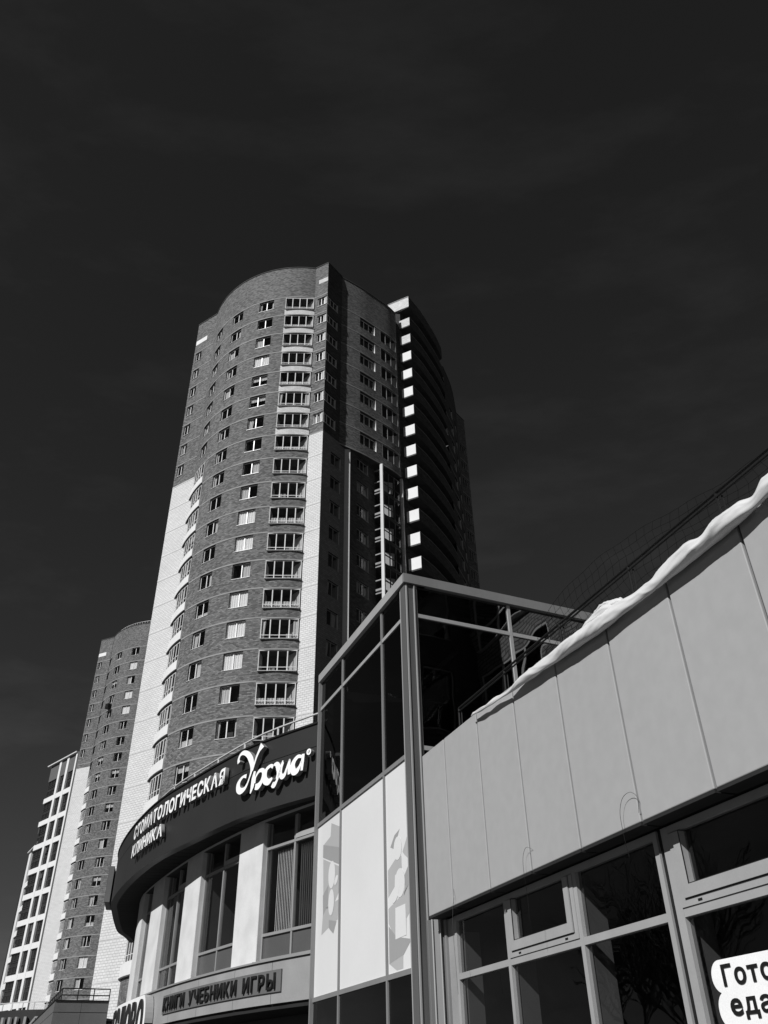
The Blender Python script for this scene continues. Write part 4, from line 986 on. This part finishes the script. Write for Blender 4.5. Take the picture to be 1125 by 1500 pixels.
o = tarp_mesh(5.75, 7.15, lambda k: lut([(5.75, 6.98), (6.0, 7.04), (6.25, 7.07), (6.38, 7.17), (6.6, 7.19), (6.9, 7.12), (7.15, 6.9)], k), lambda k: 6.86, .16, -.04, 4.1, n=120, rough=1.7).build('loose_fold', ['tarp'], tp); weld(o)
o = tarp_mesh(6.0, 7.0, lambda k: lut([(6.0, 6.97), (6.3, 7.06), (6.7, 7.08), (7.0, 6.95)], k), lambda k: 6.84, .07, .10, 7.7, n=80, rough=1.7).build('loose_fold', ['tarp'], tp); weld(o)
# ---- loose wires on the fascia
for lab, pts in (('thin loose wire looping off the fascia seam and hanging over the window', [(6.53, .01, 4.30), (6.60, .04, 4.45), (6.53, .06, 4.535), (6.43, .06, 4.55), (6.33, .06, 4.52), (6.26, .06, 4.44), (6.225, .06, 4.34), (6.225, .06, 4.18), (6.24, .06, 3.99), (6.26, .06, 3.865)]),
                 ('thin loose wire hanging in front of the opening transom light', [(3.95, .01, 4.46), (3.87, .06, 4.507), (3.77, .06, 4.46), (3.72, .06, 4.36), (3.71, .06, 4.20), (3.735, .06, 3.93), (3.737, .06, 3.69), (3.70, .06, 3.54)]),
                 ('thin loose wire hanging down at the left end of the fascia', [(1.15, .01, 4.45), (1.22, .04, 4.30), (1.15, .04, 4.17), (1.10, .04, 3.83), (1.12, .04, 3.5), (1.16, .04, 2.9)])):
    q = catmull([F0.P(*p) for p in pts], 5); mb = MB()
    for a, b in zip(q, q[1:]): mb.bar(a, b, .0038, n=4)
    tag(mb.build('loose_wire', ['rail_dark'] if len(pts) != 6 else ['panel_edge']), lab, 'wire')

# ================================================================== LOW ENTRANCE PORCH and far shop canopy, bottom left
po = thing('entrance_porch', 'low dark sheet-clad entrance block with a thin railing on top, bottom left', 'porch', (-14, 43, 0))
PF = Path([(-15.05, 42.5), (-12.9, 43.4)]); PS = Path([(-20.8, 55.6), (-15.05, 42.5)])
for path, us in ((PF, [0, 1.15, PF.len]), (PS, [0, 4.7, 9.4, PS.len])):
    for a, b in zip(us, us[1:]):
        mb = MB(); strip(mb, path, a + .006, b - .006, 0, 4.86, -.12, 0); mb.build('cladding_panel', ['plate'], po)
        mb = MB(); strip(mb, path, a + .006, b - .006, 4.885, 5.3, -.12, 0); mb.build('cladding_panel', ['plate'], po)
    mb = MB(); strip(mb, path, 0, path.len, 0, 5.28, -.2, -.03); mb.build('core', ['dark'], po)
    mb = MB(); strip(mb, path, 0, path.len, 5.3, 5.35, -.2, .04); mb.build('flashing', ['rail_dark'], po)
pr = thing('roof_railing', 'thin dark railing on top of the low porch at bottom left', 'railing', (-14, 43, 5.3))
mb = MB()
for path, a0, a1, n in ((PF, 0.25, PF.len, 4), (PS, PS.len - 7.0, PS.len - .3, 8)):
    for z in (5.56, 5.82): mb.bar(path.P(a0, -.25, z), path.P(a1, -.25, z), .045)
    for i in range(n): u = a0 + (a1 - a0) * i / (n - 1); mb.bar(path.P(u, -.25, 5.3), path.P(u, -.25, 5.82), .04)
mb.bar(PF.P(.25, -.25, 5.82), PS.P(PS.len - .3, -.25, 5.82), .045); mb.build('rails', ['rail_dark'], pr)
fs = thing('round_shop', 'curved dark shop fascia with pale lettering and low white railing in the bottom left corner', 'shop', (-27, 66, 0))
FS = Path(catmull([(-34, 74), (-30.5, 68.6), (-27.5, 65.8), (-24.5, 64.6), (-21.5, 64.8)], 6))
mb = MB(); strip(mb, FS, 0, FS.len, 4.6, 6.75, -.3, 0, mx=.8); mb.build('fascia', ['fascia'], fs)
mb = MB(); strip(mb, FS, 0, FS.len, 0, 4.3, -1.4, -1.2, mx=.8); mb.build('wall', ['plaster'], fs)
mb = MB(); slab_poly(mb, [FS.at(FS.len * i / 12, -.2)[:] for i in range(13)] + [(-20, 76), (-32, 78)], 6.4, 6.55); mb.build('roof', ['roof'], fs)
mb = MB(); b = FS.breaks(0, FS.len, .5)
for a, c in zip(b, b[1:]): mb.bar(FS.P(a, -.1, 7.2), FS.P(c, -.1, 7.2), .05)
mb.build('top_rail', ['rail'], fs)
for i in range(20):
    u = .2 + i * (FS.len - .4) / 19; mb = MB(); mb.bar(FS.P(u, -.1, 6.7), FS.P(u, -.1, 7.2), .05); mb.build('rail_post', ['rail'], fs)
word('ОВОЩИ', fs, FS, 8.0, 14.6, 5.35, .95, .16, ['letter_side', 'metal'], depth=.2, bold=.01, gap=.2)

# ================================================================== what the glass mirrors: brick house to the right and bare trees to the left
rb = thing('brick_house', 'brick apartment house standing off to the right, mirrored in the glass box', 'house', (19, 5.5, 0))
WB = Path([(14.2, 15.4), (19.0, 5.5)]); WA = Path([(19.0, 5.5), (14.4, 3.4)])
M['house_brick'] = brick('house_brick', .30, .10, bw=.55, bh=.19, mort=.03, var=.2, streak=.15)
hs = [(WB.len - 6.1, WB.len - .35, 1.1 + 4.6 * k, 4.4 + 4.6 * k, 1.4, 2, 3) for k in range(5)]
wall('wall', WB, 0, 25, hs, ['house_brick', 'house_brick', 'house_brick', 'interior'], rb)
for h in hs: window(rb, WB, h[0], h[1], h[2], h[3], 3, inset=.02, low=.9, curtain='none', t=.12, name='loggia_glazing')
hs = [(1.2, 3.2, 1.6 + 4.6 * k, 4.6 + 4.6 * k, .9, 2, 3) for k in range(5)]
wall('wall', WA, 0, 25, hs, ['brick_shade_tone', 'brick_shade_tone', 'brick_shade_tone', 'interior'], rb)  # sun reaches this side; its shadowed look comes from the darkened brick colour
for h in hs: window(rb, WA, h[0], h[1], h[2], h[3], 1, curtain='none', frame='frame_grey', t=.1)
wall('rear_wall', Path([(14.4, 3.4), (20, -6), (32, 2), (26, 18), (14.2, 15.4)]), 0, 25, [], ['brick_shade_tone', 'brick_shade_tone'], rb)
mb = MB(); slab_poly(mb, [(14.2, 15.4), (19, 5.5), (14.4, 3.4), (20, -6), (32, 2), (26, 18)], 24.7, 24.9); mb.build('roof', ['roof'], rb)

def tree_mesh(seed, h):
    r = random.Random(seed); tb = MB(); cb = MB()
    def grow(p, d, l, w, lev):
        segs = 3; q = p
        for i in range(segs):
            d = (d + Vector((r.uniform(-.16, .16), r.uniform(-.16, .16), r.uniform(-.03, .12)))).normalized()
            e = q + d * l / segs; (tb if lev == 0 else cb).bar(q, e, w * (1 - .25 * i / segs), n=5 if lev < 2 else 3, w2=w * (1 - .25 * (i + 1) / segs)); q = e
            if lev < 4 and (lev > 0 or i > 0):
                for _ in range(2 if lev < 3 else 1):
                    a = r.uniform(0, 2 * math.pi); s = Vector((math.cos(a), math.sin(a), r.uniform(.2, .8))).normalized()
                    grow(q, (d * .55 + s * .8).normalized(), l * r.uniform(.5, .7), w * .5, lev + 1)
        if lev < 4: grow(q, d, l * .72, w * .6, lev + 1)
    grow(Vector((0, 0, 0)), Vector((0, 0, 1)), h * .42, h * .035, 0)
    return tb.mesh('trunk', ['bark']), cb.mesh('crown', ['bark'])
for i, (x, y, h, sd, lab) in enumerate(((-20, 24, 9.5, 3, 'bare tree off to the left, level with the curved clinic wing'), (-29, 33, 12, 5, 'tallest bare tree off to the left, farthest back'), (-25, 27, 11, 6, 'tall bare tree in the middle of the row off to the left'))):
    t = thing('bare_tree', lab, 'tree', (x, y, 0)); tm, cm = tree_mesh(sd + i, h)
    place('trunk', tm, t, Matrix.Translation((x, y, 0))); place('crown', cm, t, Matrix.Translation((x, y, 0)))
